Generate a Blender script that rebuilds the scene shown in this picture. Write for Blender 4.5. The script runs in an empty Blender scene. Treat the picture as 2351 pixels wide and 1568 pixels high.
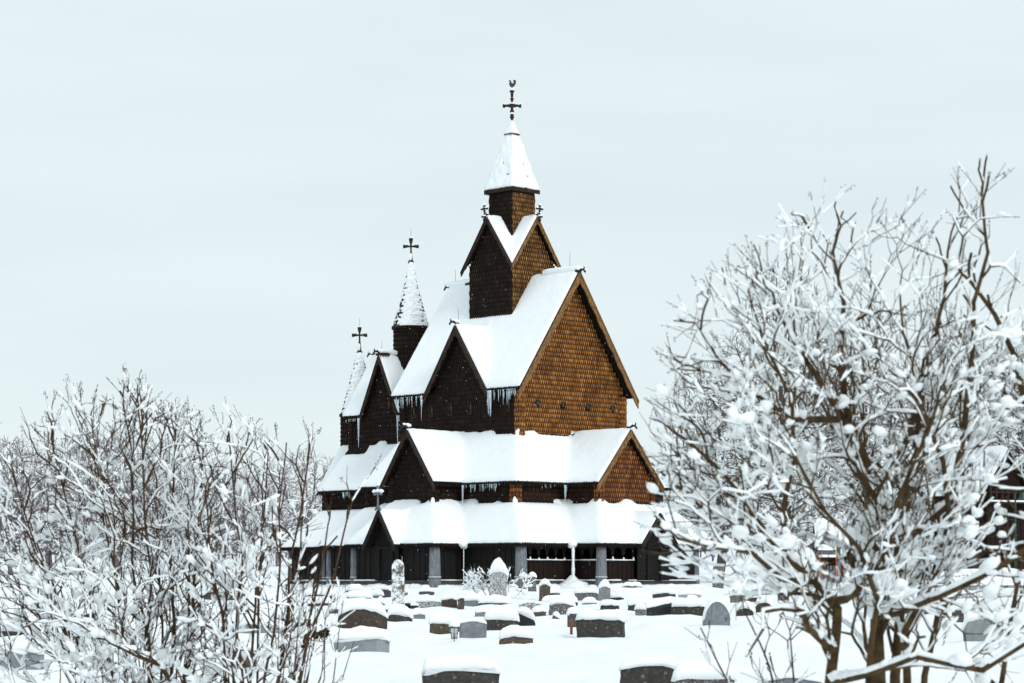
import bpy, math, random
import numpy as np
from mathutils import Vector, Matrix

random.seed(11)
rng = np.random.default_rng(11)
sc = bpy.context.scene
COL = sc.collection
PI = math.pi
R2 = math.sqrt(2)

# ------------------------------------------------------------------ camera
F = 5551.0          # focal length in units of a 2351 px wide picture
CX, HZ = 1175.5, 1340.0
cam = bpy.data.cameras.new('camera')
cam.lens = 85
cam.sensor_width = 36
cam.shift_y = (HZ - 784.0) / 2351.0
cam.clip_end = 6000
cam.dof.use_dof = True
cam.dof.focus_distance = 117
cam.dof.aperture_fstop = 7.1
camo = bpy.data.objects.new('camera', cam)
COL.objects.link(camo)
camo.rotation_euler = (math.radians(90), 0, 0)
sc.camera = camo

# ------------------------------------------------------------------ world and sun (overcast, light snowfall)
SUN_EL, SUN_AZ = math.radians(38), math.radians(142)
w = bpy.data.worlds.new("World")
sc.world = w
w.use_nodes = True
nt = w.node_tree
nt.nodes.clear()
out = nt.nodes.new('ShaderNodeOutputWorld')
sky = nt.nodes.new('ShaderNodeTexSky')
sky.sky_type = 'NISHITA'
sky.sun_disc = False
sky.sun_elevation = SUN_EL
sky.sun_rotation = SUN_AZ
bg1 = nt.nodes.new('ShaderNodeBackground')
bg1.inputs['Strength'].default_value = 0.10
nt.links.new(sky.outputs[0], bg1.inputs[0])
bg2 = nt.nodes.new('ShaderNodeBackground')
bg2.inputs['Strength'].default_value = 1.03
tc = nt.nodes.new('ShaderNodeTexCoord')
mp = nt.nodes.new('ShaderNodeMapping')
mp.inputs['Scale'].default_value = (2.0, 2.0, 11.0)
nz = nt.nodes.new('ShaderNodeTexNoise')
nz.inputs['Scale'].default_value = 2.0
nz.inputs['Detail'].default_value = 3
cr = nt.nodes.new('ShaderNodeValToRGB')
cr.color_ramp.elements[0].position = 0.3
cr.color_ramp.elements[0].color = (0.680, 0.780, 0.812, 1)
cr.color_ramp.elements[1].position = 0.72
cr.color_ramp.elements[1].color = (0.755, 0.845, 0.860, 1)
nt.links.new(tc.outputs['Generated'], mp.inputs[0])
nt.links.new(mp.outputs[0], nz.inputs[0])
nt.links.new(nz.outputs[0], cr.inputs[0])
nt.links.new(cr.outputs[0], bg2.inputs[0])
ms = nt.nodes.new('ShaderNodeMixShader')
ms.inputs[0].default_value = 0.93
nt.links.new(bg1.outputs[0], ms.inputs[1])
nt.links.new(bg2.outputs[0], ms.inputs[2])
nt.links.new(ms.outputs[0], out.inputs[0])

sl = bpy.data.lights.new('sun', 'SUN')
sl.energy = 1.35
sl.angle = math.radians(18)
sl.color = (1.0, 0.97, 0.93)
so = bpy.data.objects.new('sun', sl)
COL.objects.link(so)
# lamp shines from camera right, behind the camera
sd = Vector((math.sin(SUN_AZ) * math.cos(SUN_EL), math.cos(SUN_AZ) * math.cos(SUN_EL), math.sin(SUN_EL)))
so.rotation_euler = sd.to_track_quat('Z', 'Y').to_euler()

sc.view_settings.view_transform = 'Standard'
sc.view_settings.look = 'None'
sc.view_settings.exposure = 0.12
sc.view_settings.gamma = 1
sc.cycles.max_bounces = 10
sc.cycles.diffuse_bounces = 7
sc.cycles.transparent_max_bounces = 8


# ------------------------------------------------------------------ small numeric helpers
def _h(ix, iy, iz, seed):
    n = (ix.astype(np.int64) * 374761393 + iy.astype(np.int64) * 668265263 + iz.astype(np.int64) * 2147483647 + seed * 1274126177) & 0xffffffff
    n = ((n ^ (n >> 13)) * 1274126177) & 0xffffffff
    n = (n ^ (n >> 16)) & 0xffff
    return n / 65535.0


def vn(x, y, z=0.0, seed=0):
    x, y, z = np.broadcast_arrays(np.asarray(x, float), np.asarray(y, float), np.asarray(z, float))
    ix, iy, iz = np.floor(x), np.floor(y), np.floor(z)
    fx, fy, fz = x - ix, y - iy, z - iz
    fx, fy, fz = [f * f * (3 - 2 * f) for f in (fx, fy, fz)]
    r = 0
    for a in (0, 1):
        for b in (0, 1):
            for c in (0, 1):
                wgt = (fx if a else 1 - fx) * (fy if b else 1 - fy) * (fz if c else 1 - fz)
                r = r + wgt * _h(ix + a, iy + b, iz + c, seed)
    return r


def fbm(x, y, z=0.0, seed=0, o=3):
    s, a, t = 0, 1.0, 0
    for i in range(o):
        s = s + a * vn(x * 2 ** i, y * 2 ** i, np.asarray(z) * 2 ** i, seed + i)
        t += a
        a *= .5
    return s / t


def W(X, Y, d):
    return Vector(((X - CX) / F * d, d, (HZ - Y) / F * d))


def gz(x, y):
    """height of the snow ground"""
    x = np.asarray(x, float)
    y = np.asarray(y, float)
    z = np.interp(y, [-50, 0, 20, 36, 50, 60, 76, 100, 113, 150, 260, 500, 1200, 3000],
                  [-1.8, -1.78, -1.74, -1.64, -1.42, -1.25, -.86, -.42, -.2, -.15, 1.2, 9, 40, 60])
    rgt = np.clip((x / np.maximum(y, 60) - .1) / .12, 0, 1)
    z = z + rgt * np.interp(y, [0, 90, 110, 160, 260, 600], [0, 0, .35, .9, 2.0, 8])
    near = np.clip((y - 8) / 20, 0, 1)
    amp = np.interp(y, [20, 45, 70, 104, 113, 118, 400], [.22, .34, .46, .40, .12, .05, .5])
    sx = np.interp(y, [0, 200, 400], [1, 1, .2])
    b = (fbm(x * .8 * sx, y * .42 * sx, 0, 3, 3) - .5) * amp * 1.6 * near
    return z + b


# ------------------------------------------------------------------ mesh helpers
class MB:
    def __init__(s):
        s.V, s.Fc, s.M, s.A = [], [], [], []
        s.mi = 0

    def add(s, vs, fs, wear_shade=None):
        n = len(s.V)
        s.V.extend([tuple(v) for v in vs])
        s.A.extend(wear_shade if wear_shade is not None else [1.0] * len(vs))
        for f in fs:
            s.Fc.append([i + n for i in f])
            s.M.append(s.mi)

    def box(s, x0, x1, y0, y1, z0, z1):
        v = [(x, y, z) for z in (z0, z1) for y in (y0, y1) for x in (x0, x1)]
        s.add(v, [(0, 2, 3, 1), (4, 5, 7, 6), (0, 1, 5, 4), (2, 6, 7, 3), (0, 4, 6, 2), (1, 3, 7, 5)])

    def fbox(s, fr, u0, u1, n0, n1, z0, z1):
        v = [fr(u, n, z) for z in (z0, z1) for n in (n0, n1) for u in (u0, u1)]
        s.add(v, [(0, 2, 3, 1), (4, 5, 7, 6), (0, 1, 5, 4), (2, 6, 7, 3), (0, 4, 6, 2), (1, 3, 7, 5)])

    def prism(s, pts, off):
        """closed polygon pts (3d) extruded by off"""
        n = len(pts)
        o = Vector(off)
        v = [Vector(p) for p in pts] + [Vector(p) + o for p in pts]
        fs = [tuple(range(n))[::-1], tuple(range(n, 2 * n))]
        fs += [(i, (i + 1) % n, (i + 1) % n + n, i + n) for i in range(n)]
        s.add(v, fs)

    def lathe(s, c, prof, n=16, rot=0.0, noise=0.0, seed=0):
        """prof list of (z, r); closed at both ends"""
        vs, fs = [], []
        for k, (z, r) in enumerate(prof):
            for i in range(n):
                a = rot + 2 * PI * i / n
                rr = r
                if noise:
                    rr = r + noise * (float(vn(math.cos(a) * 3 + 9, math.sin(a) * 3 + 9, z * 5, seed)) - .5)
                vs.append((c[0] + math.cos(a) * rr, c[1] + math.sin(a) * rr, c[2] + z))
        for k in range(len(prof) - 1):
            for i in range(n):
                j = (i + 1) % n
                fs.append((k * n + i, k * n + j, (k + 1) * n + j, (k + 1) * n + i))
        fs.append(tuple(range(n))[::-1])
        fs.append(tuple((len(prof) - 1) * n + i for i in range(n)))
        s.add(vs, fs)

    def tube(s, pts, rs, n=8, flat=1.0):
        pts = [Vector(p) for p in pts]
        if not hasattr(rs, '__len__'):
            rs = [rs] * len(pts)
        vs, fs = [], []
        for k, p in enumerate(pts):
            t = (pts[min(k + 1, len(pts) - 1)] - pts[max(k - 1, 0)]).normalized()
            up = Vector((0, 0, 1)) if abs(t.z) < .95 else Vector((0, 1, 0))
            a = t.cross(up).normalized()
            b = a.cross(t)
            for i in range(n):
                an = 2 * PI * i / n
                vs.append(p + (a * math.cos(an) + b * math.sin(an) * flat) * rs[k])
        for k in range(len(pts) - 1):
            for i in range(n):
                j = (i + 1) % n
                fs.append((k * n + i, k * n + j, (k + 1) * n + j, (k + 1) * n + i))
        fs.append(tuple(range(n))[::-1])
        fs.append(tuple((len(pts) - 1) * n + i for i in range(n)))
        s.add(vs, fs)

    def blob(s, c, r, n=10, m=6, seed=0, nz_=.25):
        c = Vector(c)
        if not hasattr(r, '__len__'):
            r = (r, r, r)
        vs, fs = [], []
        for k in range(m + 1):
            th = PI * k / m
            for i in range(n):
                a = 2 * PI * i / n
                d = Vector((math.sin(th) * math.cos(a), math.sin(th) * math.sin(a), -math.cos(th)))
                q = 1 + nz_ * (float(vn(d.x * 1.7 + c.x * 3, d.y * 1.7 + c.y * 3, d.z * 1.7 + seed)) - .5) * 2
                vs.append(c + Vector((d.x * r[0], d.y * r[1], d.z * r[2])) * q)
        for k in range(m):
            for i in range(n):
                j = (i + 1) % n
                fs.append((k * n + i, k * n + j, (k + 1) * n + j, (k + 1) * n + i))
        s.add(vs, fs)

    def build(s, name, mats, parent=None, smooth=False, loc=None):
        me = bpy.data.meshes.new(name)
        me.from_pydata(s.V, [], s.Fc)
        if not isinstance(mats, (list, tuple)):
            mats = [mats]
        for m in mats:
            me.materials.append(m)
        me.polygons.foreach_set('material_index', s.M)
        if smooth:
            me.polygons.foreach_set('use_smooth', [True] * len(s.Fc))
        at = me.attributes.new('wear_shade', 'FLOAT', 'POINT')
        at.data.foreach_set('value', s.A)
        me.update()
        o = bpy.data.objects.new(name, me)
        COL.objects.link(o)
        if parent is not None:
            o.parent = parent
        if loc is not None:
            o.location = loc
        return o


def fastmesh(name, V, Q, mat, parent=None, smooth=True):
    """V (n,3), Q (m,k) faces of equal size"""
    V = np.asarray(V, np.float32)
    Q = np.asarray(Q, np.int32)
    me = bpy.data.meshes.new(name)
    me.vertices.add(len(V))
    me.vertices.foreach_set('co', V.ravel())
    m, k = Q.shape
    me.loops.add(m * k)
    me.loops.foreach_set('vertex_index', Q.ravel())
    me.polygons.add(m)
    me.polygons.foreach_set('loop_start', np.arange(0, m * k, k, dtype=np.int32))
    me.polygons.foreach_set('use_smooth', np.full(m, smooth))
    me.update(calc_edges=True)
    me.validate()
    me.materials.append(mat)
    o = bpy.data.objects.new(name, me)
    COL.objects.link(o)
    if parent is not None:
        o.parent = parent
    return o


def tag(o, label=None, cat=None, group=None, kind=None):
    if label:
        o['label'] = label
    if cat:
        o['category'] = cat
    if group:
        o['group'] = group
    if kind:
        o['kind'] = kind
    return o


def empty(name, loc=(0, 0, 0), rz=0, parent=None):
    o = bpy.data.objects.new(name, None)
    COL.objects.link(o)
    o.location = loc
    o.rotation_euler = (0, 0, rz)
    if parent is not None:
        o.parent = parent
    return o


def copy_tree(o, parent=None):
    c = o.copy()
    COL.objects.link(c)
    c.parent = parent
    for ch in list(o.children):
        copy_tree(ch, c)
    return c


# ------------------------------------------------------------------ materials
def newmat(name):
    m = bpy.data.materials.new(name)
    m.use_nodes = True
    n = m.node_tree.nodes
    return m, n, m.node_tree.links, n['Principled BSDF']


def ramp(n, l, src, stops):
    r = n.new('ShaderNodeValToRGB')
    els = r.color_ramp.elements
    els[0].position, els[0].color = stops[0][0], (*stops[0][1], 1)
    els[1].position, els[1].color = stops[-1][0], (*stops[-1][1], 1)
    for p, c in stops[1:-1]:
        e = els.new(p)
        e.color = (*c, 1)
    l.new(src, r.inputs[0])
    return r


def noise(n, l, scale, detail=4, rough=.55, vec=None, stretch=None):
    t = n.new('ShaderNodeTexNoise')
    t.inputs['Scale'].default_value = scale
    t.inputs['Detail'].default_value = detail
    t.inputs['Roughness'].default_value = rough
    c = n.new('ShaderNodeTexCoord')
    src = c.outputs['Object']
    if stretch:
        mp_ = n.new('ShaderNodeMapping')
        mp_.inputs['Scale'].default_value = stretch
        l.new(src, mp_.inputs[0])
        src = mp_.outputs[0]
    l.new(src, t.inputs['Vector'])
    return t


def bump(n, l, b, src, strength=.3, dist=.02):
    bp = n.new('ShaderNodeBump')
    bp.inputs['Strength'].default_value = strength
    bp.inputs['Distance'].default_value = dist
    l.new(src, bp.inputs['Height'])
    l.new(bp.outputs[0], b.inputs['Normal'])


def simple(name, c1, c2=None, scale=8, rough=.8, bs=.3, bd=.02, stretch=None, metal=0):
    m, n, l, b = newmat(name)
    t = noise(n, l, scale, 5, .6, stretch=stretch)
    r = ramp(n, l, t.outputs[0], [(.3, c1), (.7, c2 or c1)])
    l.new(r.outputs[0], b.inputs['Base Color'])
    b.inputs['Roughness'].default_value = rough
    b.inputs['Metallic'].default_value = metal
    b.inputs['Specular IOR Level'].default_value = .12 if rough > .65 else .5
    if bs:
        bump(n, l, b, t.outputs[0], bs, bd)
    return m


def snowmat(name, scale=6, bs=.25, bd=.03, add=0):
    m, n, l, b = newmat(name)
    t = noise(n, l, scale, 6, .6)
    r = ramp(n, l, t.outputs[0], [(.3, (.865 + add, .90 + add, .925 + add * .8)), (.7, (.90 + add, .925 + add, .945 + add * .6))])
    l.new(r.outputs[0], b.inputs['Base Color'])
    b.inputs['Roughness'].default_value = .7
    b.inputs['Specular IOR Level'].default_value = .2
    bump(n, l, b, t.outputs[0], bs, bd)
    return m


SNOW = snowmat('snow')
SNOWR = snowmat('roof_snow_material', 2.2, .6, .09)
SNOWG = snowmat('ground_snow_material', 1.3, .6, .14)
SNOWT = snowmat('branch_snow_material', 25, .3, .01, .035)


def shinglemat(name, dark, mid, lite, p=1.0):
    m, n, l, b = newmat(name)
    geo = n.new('ShaderNodeNewGeometry')
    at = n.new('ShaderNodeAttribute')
    at.attribute_name = 'wear_shade'  # weathered tips, plus painted shade: near black in the overlap gaps
    t = noise(n, l, 1.3, 4, .6)
    t2 = noise(n, l, 30, 3, .6, stretch=(1, 1, .15))
    ra = ramp(n, l, geo.outputs['Random Per Island'], [(0, mid), (.75, tuple((a + c) / 2 for a, c in zip(mid, lite))), (1, lite)])
    mx = n.new('ShaderNodeMixRGB')
    mx.blend_type = 'MULTIPLY'
    mx.inputs[0].default_value = .75
    r2 = ramp(n, l, t.outputs[0], [(.32, (.30, .27, .25)), (.6, (1.08, 1.08, 1.08))])
    l.new(ra.outputs[0], mx.inputs[1])
    l.new(r2.outputs[0], mx.inputs[2])
    mx3 = n.new('ShaderNodeMixRGB')
    mx3.blend_type = 'MULTIPLY'
    mx3.inputs[0].default_value = .6
    r3 = ramp(n, l, t2.outputs[0], [(.3, (.55, .55, .55)), (.7, (1.15, 1.15, 1.15))])
    l.new(mx.outputs[0], mx3.inputs[1])
    l.new(r3.outputs[0], mx3.inputs[2])
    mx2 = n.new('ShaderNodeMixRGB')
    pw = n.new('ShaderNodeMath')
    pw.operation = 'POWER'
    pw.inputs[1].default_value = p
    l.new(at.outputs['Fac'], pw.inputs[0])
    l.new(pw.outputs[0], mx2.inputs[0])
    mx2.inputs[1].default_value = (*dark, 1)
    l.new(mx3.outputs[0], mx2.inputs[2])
    l.new(mx2.outputs[0], b.inputs['Base Color'])
    b.inputs['Roughness'].default_value = .75
    b.inputs['Specular IOR Level'].default_value = .15
    return m


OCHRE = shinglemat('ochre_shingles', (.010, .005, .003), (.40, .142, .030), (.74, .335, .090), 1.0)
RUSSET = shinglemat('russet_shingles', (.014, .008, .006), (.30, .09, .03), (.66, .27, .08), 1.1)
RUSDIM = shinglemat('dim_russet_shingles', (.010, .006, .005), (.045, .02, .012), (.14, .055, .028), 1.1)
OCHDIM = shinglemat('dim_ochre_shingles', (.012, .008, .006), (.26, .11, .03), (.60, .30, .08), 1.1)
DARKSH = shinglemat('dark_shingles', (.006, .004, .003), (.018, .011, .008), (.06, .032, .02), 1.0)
TAR = simple('tarred_wood', (.008, .006, .005), (.016, .012, .010), 5, .85)
PLANK = simple('black_planks', (.006, .0055, .0055), (.019, .017, .017), 6, .75, .4, .01, (6, 6, .3))
PLANKR = simple('reddish_planks', (.008, .005, .004), (.022, .013, .011), 6, .75, .4, .01, (6, 6, .3))
GREYW = simple('weathered_grey_wood', (.07, .075, .082), (.27, .29, .32), 7, .8, .5, .015, (5, 5, .4))
SILLW = simple('grey_sill_wood', (.03, .03, .03), (.10, .105, .11), 7, .8, .5, .015, (.6, .6, 5))
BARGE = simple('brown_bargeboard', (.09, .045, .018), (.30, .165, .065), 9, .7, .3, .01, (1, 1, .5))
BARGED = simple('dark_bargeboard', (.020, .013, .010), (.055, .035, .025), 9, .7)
BARGEG = simple('black_bargeboard', (.012, .011, .010), (.035, .032, .03), 9, .7)
ICE, n_, l_, b_ = newmat('ice')
b_.inputs['Base Color'].default_value = (.75, .86, .92, 1)
b_.inputs['Roughness'].default_value = .12
b_.inputs['Transmission Weight'].default_value = .6
b_.inputs['IOR'].default_value = 1.31
METAL = simple('dark_metal', (.02, .02, .02), (.04, .04, .045), 12, .5)
GLASSD, n_, l_, b_ = newmat('dark_glass')
b_.inputs['Base Color'].default_value = (.01, .012, .014, 1)
b_.inputs['Roughness'].default_value = .15


def stonemat(name, c1, c2, spots=None, dust=0.0, scale=14, rough=.75, bs=.6, dscale=38):
    m, n, l, b = newmat(name)
    t = noise(n, l, scale, 8, .7)
    r = ramp(n, l, t.outputs[0], [(.32, c1), (.68, c2)])
    cur = r.outputs[0]
    t3 = noise(n, l, 2.2, 3, .6, stretch=(1, 1, .5))
    r3 = ramp(n, l, t3.outputs[0], [(.35, (.6, .6, .6)), (.65, (1.1, 1.1, 1.1))])
    mx = n.new('ShaderNodeMixRGB')
    mx.blend_type = 'MULTIPLY'
    mx.inputs[0].default_value = .8
    l.new(cur, mx.inputs[1])
    l.new(r3.outputs[0], mx.inputs[2])
    cur = mx.outputs[0]
    if spots:
        v = n.new('ShaderNodeTexVoronoi')
        v.inputs['Scale'].default_value = 9
        c = n.new('ShaderNodeTexCoord')
        l.new(c.outputs['Object'], v.inputs['Vector'])
        rr = ramp(n, l, v.outputs['Distance'], [(.20, (1, 1, 1)), (.28, (0, 0, 0))])
        t4 = noise(n, l, 3.5, 3)
        r4 = ramp(n, l, t4.outputs[0], [(.48, (0, 0, 0)), (.58, (1, 1, 1))])
        mm = n.new('ShaderNodeMixRGB')
        mm.blend_type = 'MULTIPLY'
        mm.inputs[0].default_value = 1
        l.new(rr.outputs[0], mm.inputs[1])
        l.new(r4.outputs[0], mm.inputs[2])
        m2 = n.new('ShaderNodeMixRGB')
        l.new(mm.outputs[0], m2.inputs[0])
        l.new(cur, m2.inputs[1])
        m2.inputs[2].default_value = (*spots, 1)
        cur = m2.outputs[0]
    if dust > 0:
        t5 = noise(n, l, dscale, 8, .78)
        r5 = ramp(n, l, t5.outputs[0], [(.60 - dust * .3, (0, 0, 0)), (.70 - dust * .3, (1, 1, 1))])
        m3 = n.new('ShaderNodeMixRGB')
        l.new(r5.outputs[0], m3.inputs[0])
        l.new(cur, m3.inputs[1])
        m3.inputs[2].default_value = (.85, .88, .9, 1)
        cur = m3.outputs[0]
    l.new(cur, b.inputs['Base Color'])
    b.inputs['Roughness'].default_value = rough
    if bs:
        bump(n, l, b, t.outputs[0], bs, .02)
    return m


SM = {
    'mossy': stonemat('mossy_black_stone', (.012, .011, .010), (.065, .058, .048), (.16, .16, .13)),
    'granite': stonemat('light_granite', (.16, .18, .19), (.36, .39, .41), None, 0, 40),
    'brown': stonemat('brown_lichen_stone', (.03, .02, .013), (.13, .09, .06), (.28, .26, .2)),
    'darkbrown': stonemat('dark_brown_stone', (.018, .013, .010), (.08, .055, .04), (.15, .13, .10), .0),
    'grey': stonemat('plain_grey_stone', (.12, .13, .145), (.24, .26, .285), None, 0, 8, .6, .2),
    'slate': stonemat('slate_stone', (.11, .13, .15), (.27, .30, .33), None, 0, 9, .6, .4),
    'black': stonemat('polished_black_stone', (.006, .006, .007), (.012, .012, .013), None, 0, 20, .12, 0),
    'darkgrey': stonemat('dark_grey_stone', (.03, .03, .033), (.085, .085, .09), None, .05, 30),
    'dusted': stonemat('snow_dusted_stone', (.02, .018, .016), (.08, .07, .06), None, .42, 30),
    'dusty': stonemat('lightly_dusted_stone', (.04, .035, .032), (.15, .13, .12), None, .2, 30),
    'reddish': stonemat('reddish_rock', (.05, .032, .025), (.20, .14, .11), None, .50, 12, .8, 1.0, 4.5),
}
BARK = simple('brown_bark', (.03, .017, .010), (.105, .063, .036), 30, .9, .6, .01)
BARKY = simple('lichen_bark', (.032, .020, .011), (.12, .078, .036), 14, .9, .8, .02)
BUD = simple('dry_seed_pods', (.035, .018, .014), (.09, .05, .04), 60, .9, 0)
FARBARK = simple('far_bark', (.05, .042, .042), (.16, .135, .13), 2, .9, 0)
FROST = simple('frosted_twigs', (.11, .09, .10), (.30, .27, .29), 3, .9, 0)
RED = simple('red_painted_boards', (.20, .018, .012), (.34, .035, .018), 6, .7, .2, .01, (.5, .5, 6))
ORANGE = simple('orange_plastic', (.9, .16, .02), (.95, .2, .03), 5, .4, 0)
YELLOW = simple('yellow_plastic', (.85, .55, .05), (.9, .6, .06), 5, .4, 0)
GREENP = simple('dark_green_paint', (.008, .035, .022), (.014, .055, .035), 5, .5, 0)


# ------------------------------------------------------------------ ground
SPOTS = []


def make_ground():
    xs = np.concatenate([-np.geomspace(1500, 33, 26), np.arange(-32, 32.01, .32), np.geomspace(33, 1500, 26)])
    ys = np.concatenate([[-60, -30, -10, 0, 5], np.arange(8, 128, .3), np.geomspace(129, 2800, 60)])
    X, Y = np.meshgrid(xs, ys)
    Z = gz(X, Y)
    for (sx_, sy_, sz_, sw_) in SPOTS:
        # snow drifted against the foot of each stone
        dx_ = np.abs(X - sx_) - sw_ * .5
        dy_ = np.abs(Y - sy_)
        k_ = np.exp(-(np.maximum(dx_, 0) / .35) ** 2 - (dy_ / .8) ** 2)
        Z = Z * (1 - k_) + (sz_ + .10 * (fbm(X * 2.1, Y * .3, 0, 9, 2) - .5)) * k_
    nx, ny = len(xs), len(ys)
    V = np.stack([X.ravel(), Y.ravel(), Z.ravel()], 1)
    i = np.arange(nx * ny).reshape(ny, nx)
    Q = np.stack([i[:-1, :-1].ravel(), i[:-1, 1:].ravel(), i[1:, 1:].ravel(), i[1:, :-1].ravel()], 1)
    g = fastmesh('ground', V, Q, SNOWG)
    tag(g, kind='structure')


# ==================================================================== THE CHURCH
YC = 124.0
church = empty('stave_church', (0, YC, 0), -PI / 4)
tag(church, 'dark wooden stave church with snow covered tiered roofs, shingled gables and a tall spire', 'church')


def sw(s, v):
    return ((s + v) / R2, YC + (v - s) / R2)


def s_at(px, v):
    k = (px - CX) / F
    # (s+v)/R2 = k*(YC+(v-s)/R2)
    return (k * (YC + v / R2) - v / R2) / ((1 + k) / R2)


def v_at(px, s):
    k = (px - CX) / F
    return (k * (YC - s / R2) - s / R2) / ((1 - k) / R2)


def frame(A, B):
    A = Vector((A[0], A[1], 0))
    B = Vector((B[0], B[1], 0))
    d = (B - A)
    L = d.length
    d.normalize()
    nrm = Vector((d.y, -d.x, 0))

    def fr(u, n, z):
        return A + d * u + nrm * n + Vector((0, 0, z))
    return fr, L


def shingles(mb, A, B, z0, ztop, w_=.15, pitch=.235, holes=(), off=0.0, umin=None, clipmargin=.05):
    """rows of pointed wooden shingles on the wall from A to B"""
    fr, L = frame(A, B)
    if not callable(ztop):
        zt = ztop
        ztop = lambda u: zt
    zmax = max(ztop(L * k / 20) for k in range(21))
    nrow = int((zmax - z0) / pitch) + 1
    ncol = max(1, round(L / w_))
    ww = L / ncol
    for r in range(nrow):
        zb = z0 + r * pitch
        sh = .5 * (r % 2)
        for c in range(ncol + (1 if r % 2 else 0)):
            u = (c + .5 - sh) * ww
            u = min(max(u, ww * .25), L - ww * .25)
            top = zb + pitch * 1.45
            lim = ztop(u) - clipmargin
            if zb + pitch * .4 > lim:
                continue
            top = min(top, lim)
            bad = False
            for (hu, hz, hr) in holes:
                if abs(u - hu) < hr * .8 and abs(zb + pitch * .5 - hz) < hr * .9:
                    bad = True
            if bad:
                continue
            j = random.uniform(-.006, .006)
            t = .040 + random.uniform(-.006, .008) + off
            hw = ww * .475
            zs = zb + pitch * .76 + random.uniform(-.01, .01)
            zt_ = zb + random.uniform(-.012, .012)
            b0 = .004 + off
            zm = min(zb + pitch * 1.0, top - .01)
            tm = b0 + .014
            v = [fr(u - hw, b0 + .002, top), fr(u + hw, b0 + .002, top),
                 fr(u + hw, t - .008, zs), fr(u + hw * .12 + j, t + .012, zt_), fr(u - hw * .12 + j, t + .012, zt_), fr(u - hw, t - .008, zs),
                 fr(u + hw, b0 - .02, zs), fr(u + hw * .12 + j, b0 - .02, zt_), fr(u - hw * .12 + j, b0 - .02, zt_), fr(u - hw, b0 - .02, zs),
                 fr(u + j, t + .030, zb + pitch * .42), fr(u, b0 + .010, top),
                 fr(u - hw, tm, zm), fr(u, tm + .012, zm), fr(u + hw, tm, zm)]
            f = [(0, 12, 13, 11), (11, 13, 14, 1), (12, 5, 10, 13), (13, 10, 2, 14), (5, 4, 10), (10, 3, 2), (10, 4, 3),
                 (5, 9, 8, 4), (4, 8, 7, 3), (3, 7, 6, 2)]
            mb.add(v, f, [.0, .0, .22, .85, .85, .22, 0, 0, 0, 0, 1.0, .0, .0, .14, .0])  # black at the overlap paints shade into the notches; full colour towards the tip


def post(mb, c, r, z0, z1, n=8, only=None):
    pts = [(c[0] + math.cos(2 * PI * i / n) * r, c[1] + math.sin(2 * PI * i / n) * r) for i in range(n)]
    mb.mi = 1
    mb.lathe((c[0], c[1], 0), [(z0, r * .96), (z1, r * .96)], n)
    mb.mi = 0
    for i in range(n):
        a_ = 2 * PI * (i + .5) / n
        if only == 'west' and math.cos(a_) < .2:
            continue
        if only == 'north' and math.cos(a_) >= .2:
            continue
        shingles(mb, pts[i], pts[(i + 1) % n], z0, z1, w_=.12)


# ---- roof height functions
def g_x(s, v, s0, s1, vc, half, ze, zr):
    z = zr - (zr - ze) * np.abs(v - vc) / half
    m = (s >= s0 - 1e-6) & (s <= s1 + 1e-6) & (np.abs(v - vc) <= half + 1e-6)
    return np.where(m, z, -99)


def g_y(s, v, v0, v1, scn, half, ze, zr):
    return g_x(v, s, v0, v1, scn, half, ze, zr)


def skirt(s, v, inn, outr, zt, ze):
    """hipped skirt roof between inner rect and outer rect (s0,s1,v0,v1)"""
    a = np.maximum((s - inn[1]) / (outr[1] - inn[1]), (inn[0] - s) / (inn[0] - outr[0]))
    b = np.maximum((v - inn[3]) / (outr[3] - inn[3]), (inn[2] - v) / (inn[2] - outr[2]))
    t = np.maximum(np.maximum(a, b), 0)
    return np.where(t <= 1 + 1e-6, zt - (zt - ze) * t, -99)


def H_main(s, v):
    z = g_x(s, v, -4.65, 4.75, 0, 4.2, 9.6, 15.6)
    z = np.maximum(z, g_y(s, v, -4.2, 0, .2, 2.25, 9.6, 12.95))
    return np.maximum(z, g_y(s, v, 0, 4.2, .2, 2.25, 9.6, 12.95))


def H_chancel(s, v):
    z = g_x(s, v, -10.75, -3.9, 0, 2.2, 8.96, 12.4)
    return np.maximum(z, g_y(s, v, -2.2, 2.2, -7.75, 1.5, 8.96, 12.12))


def H_tower(s, v):
    return np.maximum(g_x(s, v, -1.8, 1.8, 0, 1.8, 16.1, 18.65), g_y(s, v, -1.8, 1.8, 0, 1.8, 16.1, 18.65))


NAVE = (-4.1, 4.2, -3.78, 3.78)
CHAN = (-10.3, -3.9, -1.88, 1.88)


def H_mid(s, v):
    z = skirt(s, v, NAVE, (-5.4, 6.0, -5.7, 5.7), 7.5, 4.9)
    z = np.maximum(z, g_x(s, v, 3.9, 8.2, 0, 2.3, 4.9, 7.56))
    z = np.maximum(z, g_y(s, v, -7.6, -3.5, .35, 1.9, 4.9, 7.58))
    z = np.maximum(z, g_y(s, v, 3.5, 7.6, .35, 1.9, 4.9, 7.58))
    z = np.maximum(z, skirt(s, v, CHAN, (-11.0, -3.0, -3.7, 3.7), 7.5, 4.9))
    r = np.hypot(s + 11.8, v)
    z = np.maximum(z, np.where(r < 2.35, 7.5 - 2.6 * np.clip(r - 1.0, 0, 9) / 1.35, -99))
    return z


MW = [(-5.0, 5.6, -5.35, 5.35), (-1.2, 1.85, -7.2, 7.2), (-1.0, 7.85, -1.9, 1.9), (-10.7, -2.0, -3.35, 3.35)]
GW = [(-6.6, 7.9, -7.3, 7.3), (-2.5, 4.0, -9.2, 9.2), (-3.0, 9.8, -3.8, 3.8), (-12.1, -1.0, -5.3, 5.3)]


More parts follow.
